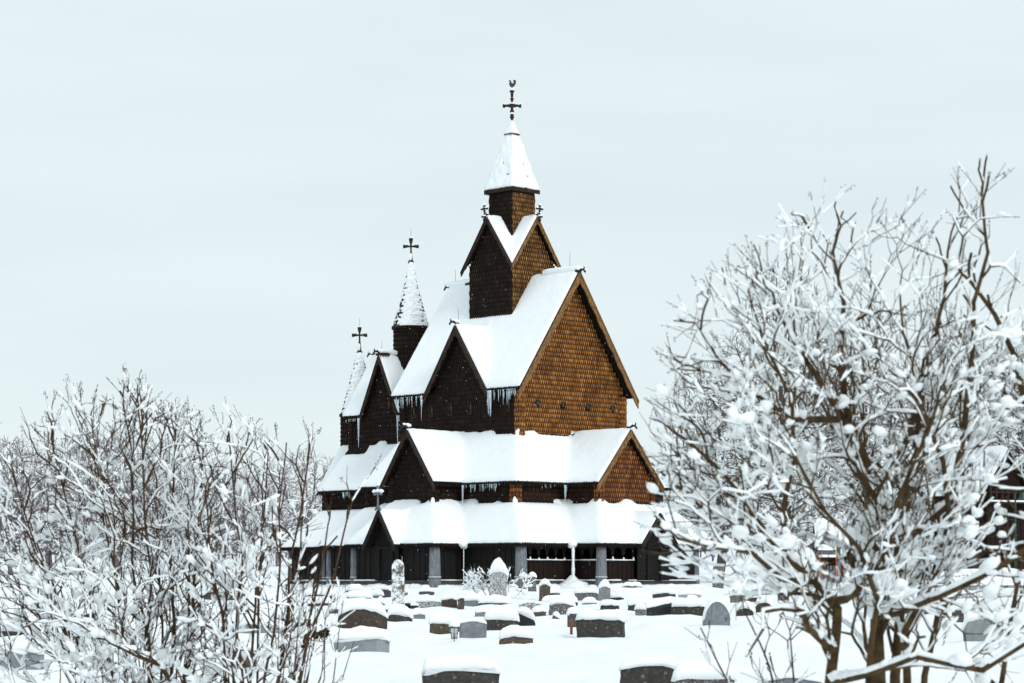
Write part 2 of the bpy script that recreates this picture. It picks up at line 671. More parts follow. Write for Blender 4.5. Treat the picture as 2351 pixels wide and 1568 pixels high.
def H_gal(s, v):
    z = -99
    for i, o in zip(MW, GW):
        z = np.maximum(z, skirt(s, v, i, o, 4.05, 1.9))
    z = np.maximum(z, g_y(s, v, -9.6, -7.3, .5, 1.1, 1.9, 3.62))
    z = np.maximum(z, g_x(s, v, 7.9, 10.1, 0, 1.3, 1.92, 3.45))
    return z


def blur(Zm, mask, it):
    Z = np.where(mask, Zm, 0)
    wgt = mask.astype(float)
    for _ in range(it):
        Zp = np.pad(Z, 1)
        wp = np.pad(wgt, 1)
        Z = sum(Zp[1 + a:Zp.shape[0] - 1 + a, 1 + b:Zp.shape[1] - 1 + b] for a, b in ((0, 0), (1, 0), (-1, 0), (0, 1), (0, -1)))
        wgt = sum(wp[1 + a:wp.shape[0] - 1 + a, 1 + b:wp.shape[1] - 1 + b] for a, b in ((0, 0), (1, 0), (-1, 0), (0, 1), (0, -1)))
        Z = np.where(mask, Z / np.maximum(wgt, 1e-6), 0)
        wgt = mask.astype(float)
    return Z


def roof_field(Hf, bounds, holes, name, parent, T=.2, res=.1, edge=.16, bl=2, seed=1, rmat=TAR, thin=None, bare=None):
    s0, s1, v0, v1 = bounds
    xs = np.arange(round(s0 / res) - 2, round(s1 / res) + 3) * res
    ys = np.arange(round(v0 / res) - 2, round(v1 / res) + 3) * res
    X, Y = np.meshgrid(xs, ys)
    H = Hf(X, Y)
    reg = H > -50
    hole = np.zeros_like(reg)
    for h in holes:
        hole |= (X > h[0] + .12) & (X < h[1] - .12) & (Y > h[2] + .12) & (Y < h[3] - .12)
    d = np.zeros(X.shape)
    m = reg.copy()
    for k in range(6):
        mp_ = np.pad(m, 1)
        er = m & mp_[2:, 1:-1] & mp_[:-2, 1:-1] & mp_[1:-1, 2:] & mp_[1:-1, :-2]
        d += er * res
        m = er
    q = np.clip(d / edge, 0, 1)
    nse = fbm(X * 1.3 + 31, Y * 1.3 + 17, 0, seed, 3) - .5
    n2 = fbm(X * 6, Y * 6, 0, seed + 7, 2) - .5
    t = T * (.5 + .5 * np.sqrt(1 - (1 - q) ** 2)) * (1 + .5 * nse) + .05 * n2 * (1 - q) + .012 * n2
    if thin is not None:
        t = t * thin(X, Y)
    if bare is not None:
        q_ = np.clip((H - (bare - .32)) / .2, 0, 1) * (H < bare + .03)
        nh = np.zeros_like(reg)
        for h in holes:
            nh |= (X > h[0] - .35) & (X < h[1] + .35) & (Y > h[2] - .35) & (Y < h[3] + .35)
        q_ = q_ * nh
        pt = np.clip((fbm(X * .9 + 3, Y * .9 + 8, 0, seed + 3, 2) - .36) * 6, 0, 1)
        strp = .5 + .5 * np.sin((X + Y) * 2 * PI / .3)
        t = t * (1 - q_ * pt) - .05 * q_ * pt * strp
    HB = blur(H, reg, bl)
    Z = np.where(q < .01, H, HB) + np.maximum(t, -.05)
    idx = -np.ones(X.shape, int)
    ok = reg & ~hole
    idx[ok] = np.arange(ok.sum())
    n = ok.sum()
    a, b, c, e = idx[:-1, :-1], idx[:-1, 1:], idx[1:, 1:], idx[1:, :-1]
    fok = (a >= 0) & (b >= 0) & (c >= 0) & (e >= 0)
    Q = np.stack([a[fok], b[fok], c[fok], e[fok]], 1)
    P = np.stack([X[ok], Y[ok]], 1)
    # boundary edges
    ed = {}
    for f in Q.tolist():
        for i in range(4):
            u, w_ = f[i], f[(i + 1) % 4]
            if (w_, u) in ed:
                del ed[(w_, u)]
            else:
                ed[(u, w_)] = 1
    E = np.array(list(ed.keys()))
    roof = None
    th = .13
    Hk = H[ok]
    Vt = np.column_stack([P, Hk])
    Vb = np.column_stack([P, Hk - th])
    Qs = np.stack([E[:, 1], E[:, 0], E[:, 0] + n, E[:, 1] + n], 1)
    roof = fastmesh(name, np.vstack([Vt, Vb]), np.vstack([Q, Q[:, ::-1] + n, Qs]), rmat, parent, smooth=False)
    Vs = np.column_stack([P, Z[ok]])
    Vq = np.column_stack([P, Hk])
    sn = fastmesh('roof_snow', np.vstack([Vs, Vq]), np.vstack([Q, Qs]), SNOWR, roof, smooth=True)
    return roof


def eave_teeth(par, p0, p1, z, step=.16, mat=None):
    mb = MB()
    _eave_teeth(mb, p0, p1, z, step)
    return mb.build('eave_shingles', mat or TAR, par)


def _eave_teeth(mb, p0, p1, z, step=.16):
    fr, L = frame(p0, p1)
    n = int(L / step)
    for i in range(n):
        u = (i + .5) * L / n
        h = random.uniform(.05, .09)
        mb.fbox(fr, u - .045, u + .045, .0, .05, z - .15, z + h * .55)
        mb.add([fr(u - .05, .05, z - .1), fr(u + .05, .05, z - .1), fr(u, .07, z - .2), fr(u - .05, .0, z - .1), fr(u + .05, .0, z - .1)],
               [(0, 2, 1), (0, 3, 2), (1, 2, 4)])


def icicles(par, p0, p1, z, n, lmin, lmax, rad=.022):
    mb = MB()
    fr, L = frame(p0, p1)
    for i in range(n):
        u = random.uniform(0, L)
        ln = random.uniform(lmin, lmax) * random.choice((.4, .6, 1, 1))
        r = rad * random.uniform(.6, 1.3)
        p = fr(u, .03, z - .08)
        mb.lathe((p.x, p.y, p.z), [(0, r * 1.3), (-ln * .25, r), (-ln * .6, r * .65), (-ln * .92, r * .3), (-ln, .003)], 6)
    return mb.build('icicle_row', ICE, par, True)


def bargeboard(parent, axis, c, outs, cen, half, ze, zr, mat, width=.3, thick=.07, name='bargeboard'):
    """two boards following a gable rake. axis 'x': gable faces +-s at s=c; 'y': faces -v at v=c"""
    mb = MB()
    n = 26
    for sgn in (-1, 1):
        top, low = [], []
        for k in range(n + 1):
            f = k / n
            h = half * (1.035 - 1.035 * f) * sgn
            z = ze - .035 * (zr - ze) + (zr - ze) * 1.035 * f - .05
            wv = width * (1 + .13 * math.sin(f * 40)) * (1.15 if k == 0 else 1)
            if f < .1:
                wv *= .75 + f * 2.5
            top.append((h, z))
            lw = z - wv * (1 + .35 * (zr - ze) / half)
            low.append((h, lw))
        # don't cross the centre line
        vs = []
        for (h, z) in top + low:
            for o in (0.004, thick):
                if axis == 'x':
                    vs.append((c + outs * o, cen + h, z))
                else:
                    vs.append((cen + h, c + outs * o, z))
        fs = []
        m = n + 1
        I = lambda r, k, o: (r * m + k) * 2 + o
        for k in range(n):
            fs.append((I(0, k, 1), I(0, k + 1, 1), I(1, k + 1, 1), I(1, k, 1)))
            fs.append((I(0, k, 0), I(1, k, 0), I(1, k + 1, 0), I(0, k + 1, 0)))
            fs.append((I(0, k, 0), I(0, k + 1, 0), I(0, k + 1, 1), I(0, k, 1)))
            fs.append((I(1, k, 0), I(1, k, 1), I(1, k + 1, 1), I(1, k + 1, 0)))
        fs.append((I(0, 0, 0), I(0, 0, 1), I(1, 0, 1), I(1, 0, 0)))
        mb.add(vs, fs)
        if thick < .03:
            continue
        # thin cover strip proud of the board, along the roof edge
        st = []
        for k in range(n + 1):
            h, z = top[k]
            for (dz, o) in ((.015, thick), (-.09, thick), (-.09, thick + .035), (.015, thick + .035)):
                if axis == 'x':
                    st.append((c + outs * o, cen + h, z + dz))
                else:
                    st.append((cen + h, c + outs * o, z + dz))
        fs = []
        for k in range(n):
            for i in range(1, 4):
                j = (i + 1) % 4
                fs.append((k * 4 + i, k * 4 + j, k * 4 + 4 + j, k * 4 + 4 + i))
        mb.add(st, fs)
    return mb.build(name, mat, parent)


def horn(parent, s, v, z, ds, dv, mat=BARGED, k=1.0):
    mb = MB()
    pts = [(-.25, -.05), (0, .02), (.16, .05), (.27, .0), (.33, -.08), (.40, -.08)]
    mb.tube([(s + ds * a * k, v + dv * a * k, z + b * k) for a, b in pts], [.07, .075, .06, .05, .05, .02], 7)
    mb.tube([(s + ds * .24 * k, v + dv * .24 * k, z), (s + ds * .3 * k, v + dv * .3 * k, z + .13), (s + ds * .24 * k, v + dv * .24 * k, z + .2)], [.04, .03, .01], 6)
    mb.tube([(s + ds * .34 * k, v + dv * .34 * k, z - .08), (s + ds * .37 * k, v + dv * .37 * k, z - .17)], [.03, .015], 6)
    o = mb.build('dragon_head', mat, parent, True)
    sb = MB()
    sb.blob((s - ds * .1, v - dv * .1, z + .08), (.17, .17, .10), 10, 6)
    sb.blob((s + ds * .17, v + dv * .17, z + .12), (.1, .1, .06), 8, 5)
    sb.build('finial_snow', SNOW, o, True)
    return o


def rod(parent, s, v, z0, z1):
    mb = MB()
    mb.tube([(s, v, z0), (s, v, z1)], [.012, .006], 5)
    mb.build('lightning_rod', METAL, parent)


# ---- nave
nave = MB()
nave.mi = 1
nave.box(NAVE[0], NAVE[1], NAVE[2], NAVE[3], 4.0, 9.75)
for (x0, x1) in ((NAVE[1] - .1, NAVE[1]), (NAVE[0], NAVE[0] + .1)):
    nave.prism([(x0, -3.78, 9.75), (x0, 3.78, 9.75), (x0, 0, 15.6 - .2)], (x1 - x0, 0, 0))
for (y0, y1) in ((-3.78, -3.68), (3.68, 3.78)):
    nave.prism([(.2 - 2.05, y0, 9.75), (.2 + 2.05, y0, 9.75), (.2, y0, 12.75)], (0, y1 - y0, 0))
nave.mi = 0
WN = [s_at(x, -3.8) for x in (950, 991, 1035, 1080, 1125, 1168)]
zN = lambda u: max(9.75, 12.95 - .2 - abs(NAVE[0] + u - .2) * 1.489)
shingles(nave, (NAVE[0], -3.78), (NAVE[1], -3.78), 7.05, zN, holes=[(s - NAVE[0], 8.75, .13) for s in WN])
post(nave, (NAVE[0] + .05, -3.72), .27, 7.0, 9.6)
post(nave, (NAVE[1] - .02, -3.72), .268, 7.0, 9.6, 8, 'north')
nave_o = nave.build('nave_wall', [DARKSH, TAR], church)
for s in WN:
    mb = MB()
    fr, L = frame((s - .2, -3.78), (s + .2, -3.78))
    mb.fbox(fr, .06, .10, .02, .09, 8.5, 8.95)
    mb.fbox(fr, .30, .34, .02, .09, 8.5, 8.95)
    mb.fbox(fr, .04, .36, .02, .10, 8.45, 8.5)
    for k in range(6):
        a0, a1 = PI * k / 6, PI * (k + 1) / 6
        q = [fr(.2 + math.cos(a) * r, .02, 8.95 + math.sin(a) * r) for a, r in ((a0, .14), (a1, .14), (a1, .10), (a0, .10))]
        mb.prism(q, fr(0, .07, 0) - fr(0, 0, 0))
    o = mb.build('window', BARGED, nave_o)
    p = MB()
    p.fbox(fr, .10, .30, .022, .03, 8.5, 8.98)
    p.build('pane', GLASSD, o)
westw = MB()
VP = [v_at(x, 4.22) for x in (1233, 1291, 1348, 1405)]
zW = lambda u: 15.6 - .22 - abs(u - 3.78) * 1.4286
shingles(westw, (NAVE[1], -3.78), (NAVE[1], 3.78), 7.05, zW, holes=[(v + 3.78, 8.92, .12) for v in VP])
post(westw, (NAVE[1] - .02, -3.72), .27, 7.0, 9.6, 8, 'west')
post(westw, (NAVE[1] - .05, 3.72), .27, 7.0, 9.6)
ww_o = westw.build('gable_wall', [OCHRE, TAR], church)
tag(ww_o, 'sun bleached ochre shingled west gable')
for v in VP:
    mb = MB()
    pts = []
    n = 16
    vs, fs = [], []
    for i in range(n):
        a = 2 * PI * i / n
        for r, o in ((.12, .03), (.145, .03), (.145, .10), (.12, .10)):
            vs.append((NAVE[1] + o, v + math.cos(a) * r, 8.92 + math.sin(a) * r * 1.1))
    for i in range(n):
        j = (i + 1) % n
        for k in range(4):
            l2 = (k + 1) % 4
            fs.append((i * 4 + k, j * 4 + k, j * 4 + l2, i * 4 + l2))
    mb.add(vs, fs)
    o = mb.build('porthole', TAR, ww_o, True)
    p = MB()
    p.prism([(NAVE[1] + .072, v + math.cos(2 * PI * i / 16) * .13, 8.92 + math.sin(2 * PI * i / 16) * .14) for i in range(16)], (.01, 0, 0))
    p.build('pane', GLASSD, o)

TW = 1.53
main_roof = roof_field(H_main, (-4.65, 4.75, -4.2, 4.2), [(-TW, TW, -TW, TW)], 'main_roof', church, .2, .1, seed=2)
bargeboard(main_roof, 'x', 4.75, 1, 0, 4.2, 9.6, 15.6, BARGE, .3)
bargeboard(main_roof, 'x', -4.65, -1, 0, 4.2, 9.6, 15.6, BARGED, .3, .02)
bargeboard(main_roof, 'y', -4.2, -1, .2, 2.25, 9.6, 12.95, BARGED, .25)
eave_teeth(main_roof, (-4.65, -4.2), (-2.1, -4.2), 9.6)
eave_teeth(main_roof, (2.5, -4.2), (4.75, -4.2), 9.6)
icicles(main_roof, (-4.45, -4.2), (-2.2, -4.2), 9.6, 22, .2, .6)
icicles(main_roof, (-2.25, -4.25), (-2.1, -4.25), 9.6, 4, .9, 1.5, .035)
icicles(main_roof, (2.55, -4.2), (4.6, -4.2), 9.6, 26, .3, 1.0, .022)
icicles(main_roof, (2.5, -4.2), (2.8, -4.2), 9.6, 8, 1.0, 1.5, .04)
horn(main_roof, 4.8, 0, 15.62, 1, 0)
horn(main_roof, -4.7, 0, 15.6, -1, 0)
horn(main_roof, .2, -4.25, 13.05, 0, -1)
rod(main_roof, 4.1, 0, 15.7, 16.6)
rod(main_roof, -4.2, 0, 15.7, 16.5)
rod(main_roof, .2, -4.0, 13.0, 13.8)


def ridge_roll(parent, p0, p1, z0, r=.15, seed=0):
    p0, p1 = Vector((*p0, z0)), Vector((*p1, z0))
    L = (p1 - p0).length
    n = int(L / .09)
    pts, rs = [], []
    for k in range(n + 1):
        f = k / n
        q = p0.lerp(p1, f)
        a = float(vn(f * L * 2.2, seed * 3.1)) - .5
        q.z += .04 * a + .03 * math.sin(f * PI)
        e = min(1, math.sqrt(max(.0, min(f, 1 - f) * L / .14)) + .15)
        pts.append(q)
        rs.append(r * e * (1 + .35 * a))
    mb = MB()
    mb.tube(pts, rs, 10, .85)
    mb.build('ridge_snow', SNOW, parent, True)
    cb = MB()
    dx, dy = (p1 - p0).normalized().x, (p1 - p0).normalized().y
    for k in range(int(L / .16)):
        if vn(k * .45, seed * 7.7 + 3) > .3:
            continue
        q = p0.lerp(p1, (k + .5) / (L / .16))
        a, b = (.05, .17) if abs(dx) > abs(dy) else (.17, .05)
        cb.box(q.x - a * 1.5, q.x + a * 1.5, q.y - b, q.y + b, z0 - .2, z0 - .09 + .05 * random.random())
    if cb.V:
        cb.build('ridge_comb', BARGED, parent)


ridge_roll(main_roof, (2.2, 0), (4.85, 0), 15.74, .17, 1)
ridge_roll(main_roof, (-4.75, 0), (-1.5, 0), 15.74, .16, 2)

# ---- tower
tower = MB()
tower.mi = 1
tower.box(-TW, TW, -TW, TW, 12.0, 16.2)
for sg in (-1, 1):
    tower.prism([(sg * TW - (.1 if sg > 0 else 0), -TW, 16.2), (sg * TW - (.1 if sg > 0 else 0), TW, 16.2), (sg * TW - (.1 if sg > 0 else 0), 0, 18.4)], (.1, 0, 0))
    tower.prism([(-TW, sg * TW - (.1 if sg > 0 else 0), 16.2), (TW, sg * TW - (.1 if sg > 0 else 0), 16.2), (0, sg * TW - (.1 if sg > 0 else 0), 18.4)], (0, .1, 0))
tower.mi = 0
zT = lambda u: 18.65 - .2 - abs(u - TW) * 1.417
shingles(tower, (-TW, -TW), (TW, -TW), 12.6, zT)
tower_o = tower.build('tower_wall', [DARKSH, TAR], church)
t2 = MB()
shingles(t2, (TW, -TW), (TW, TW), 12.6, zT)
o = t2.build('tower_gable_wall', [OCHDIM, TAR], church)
tag(o, 'brown ochre shingled west face of the tower')
tower_roof = roof_field(H_tower, (-1.8, 1.8, -1.8, 1.8), [(-.82, .82, -.82, .82)], 'tower_roof', church, .17, .075, .13, 2, 5)
bargeboard(tower_roof, 'x', 1.8, 1, 0, 1.8, 16.1, 18.65, BARGE, .17, .06)
bargeboard(tower_roof, 'y', -1.8, -1, 0, 1.8, 16.1, 18.65, BARGED, .17, .06)
bargeboard(tower_roof, 'x', -1.8, -1, 0, 1.8, 16.1, 18.65, BARGED, .17, .02)


def gable_cross(parent, s, v, z, ax):
    """small turned cross leaning out over a tower gable, arms along ax"""
    mb = MB()
    mb.lathe((s, v, z), [(a_ * .8, b_ * .8) for a_, b_ in [(-.75, .05), (-.7, .10), (-.58, .10), (-.52, .04), (-.4, .04), (-.38, .09), (-.33, .09), (-.3, .04), (-.12, .04),
                         (-.1, .08), (-.06, .08), (.0, .05), (.12, .06), (.2, .05), (.22, .09), (.3, .09), (.32, .04)]], 8)
    for sg in (-1, 1):
        p = [Vector((s, v, z + .06)) + Vector(ax) * sg * a for a in (0, .09, .13, .22)]
        mb.tube(p, [.035, .04, .065, .06], 8)
    mb.tube([(s - (.9 * (s / 2)), v - (.9 * (v / 2)), z - .3), (s, v, z - .2)], [.05, .05], 6)
    o = mb.build('gable_cross', BARGED, parent, False)
    sb = MB()
    sb.blob((s, v, z + .29), (.10, .10, .08), 8, 6)
    for sg in (-1, 1):
        q = Vector((s, v, z + .17)) + Vector(ax) * sg * .16
        sb.blob(q - Vector((0, 0, .05)), (.09, .09, .05), 8, 5)
    sb.blob((s, v, z - .28), (.1, .1, .04), 8, 4)
    sb.build('cross_snow', SNOW, o, True)


gable_cross(tower_roof, 0, -1.98, 18.95, (1, 0, 0))
gable_cross(tower_roof, 1.98, 0, 18.95, (0, 1, 0))
gable_cross(tower_roof, -1.98, 0, 18.95, (0, 1, 0))
gable_cross(tower_roof, 0, 1.98, 18.95, (1, 0, 0))

# ---- belfry turret with pyramid spire
TT = .82
tur = MB()
tur.mi = 1
tur.box(-TT, TT, -TT, TT, 16.2, 20.1)
tur.mi = 0
shingles(tur, (-TT, -TT), (TT, -TT), 16.4, 20.05, w_=.13)
tur.build('turret_wall', [DARKSH, TAR], church)
tur = MB()
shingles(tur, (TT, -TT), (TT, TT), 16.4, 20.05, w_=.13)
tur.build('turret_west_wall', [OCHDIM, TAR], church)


def square_spire(name, c, prof, mat, parent, per=10, noise_=0, seed=0, grow=0, holes=0):
    """prof: (z, half width). square section, subdivided"""
    ring = []
    for k in range(per):
        f = -1 + 2 * k / per
        ring.append((f, -1))
    for k in range(per):
        ring.append((1, -1 + 2 * k / per))
    for k in range(per):
        ring.append((1 - 2 * k / per, 1))
    for k in range(per):
        ring.append((-1, 1 - 2 * k / per))
    n = len(ring)
    vs, fs = [], []
    zz = []
    for (za, ra), (zb, rb) in zip(prof[:-1], prof[1:]):
        m = max(1, int((zb - za) / .12))
        for k in range(m):
            zz.append((za + (zb - za) * k / m, ra + (rb - ra) * k / m))
    zz.append(prof[-1])
    for z, r in zz:
        for (a, b) in ring:
            e = grow
            if noise_:
                q = float(fbm(a * r * 5 + 20, b * r * 5 + 20, z * 6, seed, 2))
                e = grow + noise_ * (q - .5)
            l = math.hypot(a, b)
            cr_ = 1 - .02 * (l - 1)
            vs.append((c[0] + a * (r + e) * cr_, c[1] + b * (r + e) * cr_, c[2] + z))
    for k in range(len(zz) - 1):
        for i in range(n):
            j = (i + 1) % n
            fs.append((k * n + i, k * n + j, (k + 1) * n + j, (k + 1) * n + i))
    fs.append(tuple(range(n))[::-1])
    fs.append(tuple((len(zz) - 1) * n + i for i in range(n)))
    mb = MB()
    mb.add(vs, fs)
    return mb.build(name, mat, parent, noise_ > 0)


sp = square_spire('spire_roof', (0, 0, 0), [(20.05, 1.0), (20.12, 1.0), (20.5, .88), (23.0, .22), (23.05, .22)], BARGED, church)
square_spire('spire_snow', (0, 0, 0), [(20.16, .98), (20.3, .955), (20.6, .85), (23.0, .21), (23.06, .12)], SNOWR, sp, 24, .135, 4, .043)
for a, b in (((-1, -1), (1, -1)), ((1, -1), (1, 1)), ((-1, 1), (-1, -1))):
    eave_teeth(sp, a, b, 20.12, .12, mat=BARGED)
fin = square_spire('spire_cap', (0, 0, 0), [(23.0, .30), (23.06, .30), (23.25, .16), (23.6, .07)], BARGE, sp)
square_spire('spire_cap_snow', (0, 0, 0), [(23.05, .28), (23.1, .27), (23.28, .17), (23.62, .08)], SNOW, fin, 8, .04, 9, .02)
ZF = lambda z: 23.5 + (z - 23.5) * .75
cm = MB()
cm.lathe((0, 0, 0), [(ZF(a), b) for a, b in [(23.5, .05), (23.6, .09), (23.75, .07), (23.95, .06), (24.0, .11), (24.25, .09), (24.35, .05), (24.4, .10), (24.5, .11),
                     (24.6, .06), (24.75, .09), (24.9, .12), (24.98, .08), (25.1, .06), (25.2, .06), (25.28, .10), (25.33, .10), (25.38, .05),
                     (25.5, .07), (25.75, .08), (25.8, .13), (25.86, .13), (25.9, .05)]], 10)
for sg in (-1, 1):
    dx = Vector((.7071, .7071, 0)) * sg
    cm.tube([Vector((0, 0, ZF(24.85))) + dx * a for a in (0, .12, .25, .33, .36, .47, .48)], [.08, .09, .065, .06, .11, .11, .07], 4)
cross = cm.build('spire_cross', BARGED, sp)
sb = MB()
sb.blob((0, 0, ZF(25.95)), (.13, .13, .08), 8, 6)
sb.blob((0, 0, ZF(25.02)), (.12, .12, .06), 8, 5)
for sg in (-1, 1):
    sb.blob((.24 * sg, .24 * sg, ZF(24.96)), (.11, .11, .05), 8, 5)
    sb.blob((.31 * sg, .31 * sg, ZF(24.98)), (.07, .07, .04), 8, 5)
sb.blob((0, 0, ZF(24.33)), (.09, .09, .10), 8, 5)
sb.blob((0, 0, ZF(23.72)), (.10, .10, .13), 8, 5)
sb.build('cross_snow', SNOW, cross, True)
wv = MB()
wv.tube([(0, 0, 25.25), (0, 0, 25.55)], [.02, .012], 6)
# weathercock: flat sheet metal silhouette on the rod, facing left
rp = [(-.16, .26), (-.13, .30), (-.12, .38), (-.17, .36), (-.15, .44), (-.09, .46), (-.05, .40), (-.03, .33), (.02, .27), (.07, .29), (.08, .34), (.05, .43),
      (.12, .47), (.20, .43), (.21, .33), (.18, .22), (.12, .12), (.03, .06), (-.03, .05), (-.10, .11), (-.14, .19)]
e = Vector((.7071, .7071, 0))
nn = Vector((.7071, -.7071, 0))
wv.prism([e * a + Vector((0, 0, 25.40 + b * .95)) - nn * .01 for a, b in rp], nn * .02)
wv.build('weathercock', METAL, cross)


# ---- chancel
ch = MB()
ch.mi = 1
ch.box(CHAN[0], CHAN[1], CHAN[2], CHAN[3], 4.0, 9.1)
for (y0, y1) in ((-1.88, -1.78), (1.78, 1.88)):
    ch.prism([(-7.75 - 1.42, y0, 9.1), (-7.75 + 1.42, y0, 9.1), (-7.75, y0, 11.95)], (0, y1 - y0, 0))
ch.prism([(CHAN[0], -1.88, 9.1), (CHAN[0], 1.88, 9.1), (CHAN[0], 0, 12.1)], (.1, 0, 0))
ch.mi = 0
zC = lambda u: max(9.05, 12.12 - .2 - abs(CHAN[0] + u + 7.75) * 2.1)
shingles(ch, (CHAN[0], -1.88), (CHAN[1], -1.88), 7.05, zC, holes=[(3.3, 8.1, .13)])
post(ch, (CHAN[0] + .05, -1.85), .2, 7.0, 8.9)
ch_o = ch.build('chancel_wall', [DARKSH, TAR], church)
mb = MB()
mb.tube([(CHAN[0] + 3.3 + .1 * math.cos(2 * PI * i / 12), -1.93, 8.1 + .1 * math.sin(2 * PI * i / 12)) for i in range(13)], .025, 6)
mb.build('porthole', BARGED, ch_o, True)
chr_ = roof_field(H_chancel, (-10.75, -3.9, -2.2, 2.2), [(-8.3, -7.1, -.6, .6)], 'chancel_roof', church, .18, .1, seed=8)
bargeboard(chr_, 'x', -10.75, -1, 0, 2.2, 8.96, 12.4, BARGED, .22, .02)
bargeboard(chr_, 'y', -2.2, -1, -7.75, 1.5, 8.96, 12.12, BARGED, .2)
eave_teeth(chr_, (-10.75, -2.2), (-9.3, -2.2), 8.96)
eave_teeth(chr_, (-6.1, -2.2), (-4.4, -2.2), 8.96)
icicles(chr_, (-9.35, -2.25), (-9.25, -2.25), 8.9, 4, .9, 1.9, .04)
icicles(chr_, (-6.2, -2.25), (-6.05, -2.25), 8.9, 4, .9, 2.3, .045)
icicles(chr_, (-10.6, -2.2), (-9.5, -2.2), 8.9, 8, .1, .25)
horn(chr_, -10.8, 0, 12.5, -1, 0)
horn(chr_, -7.75, -2.25, 12.25, 0, -1)
rod(chr_, -7.75, -2.0, 12.2, 12.9)
ridge_roll(chr_, (-7.75, -2.25), (-7.75, -.9), 12.28, .16, 3)


def round_tower(c, rd, z0, z1, prof, cz, parent, nm):
    """shingled drum with a tall flared cone, prof [(z, r)...]; cz: z of the cross arms"""
    d = MB()
    n = 20
    d.mi = 1
    d.lathe((c[0], c[1], 0), [(z0, rd), (z1, rd)], n)
    d.mi = 0
    pts = [(c[0] + math.cos(2 * PI * i / n) * rd, c[1] + math.sin(2 * PI * i / n) * rd) for i in range(n)]
    for i in range(n):
        shingles(d, pts[i], pts[(i + 1) % n], z0, z1, w_=.15)
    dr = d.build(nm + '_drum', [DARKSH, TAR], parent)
    cn = MB()
    n = 40
    zz = []
    for (za, ra), (zb, rb) in zip(prof[:-1], prof[1:]):
        m = max(1, int((zb - za) / .1))
        for k in range(m):
            f = k / m
            zz.append((za + (zb - za) * f, ra + (rb - ra) * f + (.022 if (len(zz) % 2) else -.015)))
    zz.append(prof[-1])
    cn.lathe((c[0], c[1], 0), zz, n)
    # ragged shingle tips round the eave
    za, ra = prof[0]
    for i in range(44):
        a = 2 * PI * i / 44
        p = (c[0] + math.cos(a) * ra, c[1] + math.sin(a) * ra)
        cn.box(p[0] - .035, p[0] + .035, p[1] - .035, p[1] + .035, za - .1, za + .06)
    co = cn.build(nm + '_spire', BARGED, parent)
    vs, fs = [], []
    zs = np.arange(prof[0][0] + .03, prof[-1][0], .035)
    n = 96
    for z in zs:
        r = np.interp(z, [p[0] for p in prof], [p[1] for p in prof])
        for i in range(n):
            a = 2 * PI * i / n
            q = float(fbm(math.cos(a) * r * 7 + 30, math.sin(a) * r * 7 + 30, z * 9, 5, 2))
            q2 = float(vn(math.cos(a) * 1.6 + 5, math.sin(a) * 1.6 + 5, z * .8, 8))
            side = abs(math.sin(a + PI * .25))   # 1 to either flank of the windward (north-west) side
            e = .095 + .19 * (q - .5) - .2 * max(0, q2 - .5) * side - .085 * side ** 2
            vs.append((c[0] + math.cos(a) * (r + e), c[1] + math.sin(a) * (r + e), z))
    for k in range(len(zs) - 1):
        for i in range(n):
            j = (i + 1) % n
            fs.append((k * n + i, k * n + j, (k + 1) * n + j, (k + 1) * n + i))
    smb = MB()
    smb.add(vs, fs)
    smb.build('spire_snow', SNOWR, co, True)
    zt = prof[-1][0]
    cm = MB()
    cm.lathe((c[0], c[1], 0), [(zt - .05, .17), (zt + .05, .15), (zt + .1, .11), (cz - .35, .055), (cz - .1, .045), (cz, .06), (cz + .12, .05), (cz + .3, .10), (cz + .42, .12), (cz + .44, .05)], 8)
    for sg in (-1, 1):
        dx = Vector((.7071, .7071, 0)) * sg
        cm.tube([Vector((c[0], c[1], cz)) + dx * a for a in (0, .06, .2, .35, .42)], [.05, .045, .065, .10, .10], 4)
    cr_ = cm.build(nm + '_cross', BARGED, co)
    sb = MB()
    sb.blob((c[0], c[1], cz + .47), (.12, .12, .06), 8, 5)
    for sg in (-1, 1):
        sb.blob((c[0] + .2 * sg, c[1] + .2 * sg, cz + .1), (.13, .13, .035), 8, 4)
    sb.blob((c[0] + .02, c[1] - .06, zt + .28), (.09, .09, .22), 8, 6)
    sb.blob((c[0] - .05, c[1] - .05, cz - .25), (.05, .05, .12), 8, 6)
    sb.build('cross_snow', SNOW, cr_, True)
    rod(cr_, c[0], c[1], cz + .4, cz + .95)


round_tower((-7.65, 0), .90, 10.8, 13.75,
            [(13.70, .99), (13.78, .97), (14.2, .84), (15.2, .55), (16.2, .30), (17.2, .12)], 18.05, church, 'chancel_turret')
round_tower((-11.8, 0), 1.0, 4.2, 9.25,
            [(9.22, 1.06), (9.3, 1.02), (9.86, .86), (10.56, .68), (11.67, .39), (12.65, .14)], 13.6, church, 'apse_turret')

# ---- middle storey walls
mid = MB()
mid.mi = 1
for r in MW:
    mid.box(r[0], r[1], r[2], r[3], 1.5 + random.uniform(0, .02), 5.1 + random.uniform(0, .02))
mid.prism([(-1.2, -7.2, 5.0), (1.85, -7.2, 5.0), (.325, -7.2, 7.3)], (0, .1, 0))
mid.prism([(7.75, -1.9, 5.0), (7.75, 1.9, 5.0), (7.75, 0, 7.25)], (.1, 0, 0))
mid.mi = 0
zmn = lambda u: 7.58 - .18 - abs(-1.2 + u - .35) * 1.41
shingles(mid, (-1.2, -7.2), (1.85, -7.2), 3.75, lambda u: max(0, zmn(u)))
shingles(mid, (1.85, -7.2), (1.85, -5.35), 3.75, 5.1)
shingles(mid, (1.85, -5.35), (5.6, -5.35), 3.75, 5.1)
shingles(mid, (-5.0, -5.35), (-1.2, -5.35), 3.75, 5.1)
shingles(mid, (-10.7, -3.35), (-5.0, -3.35), 3.75, 5.1)
post(mid, (-1.15, -7.15), .2, 3.7, 5.3)
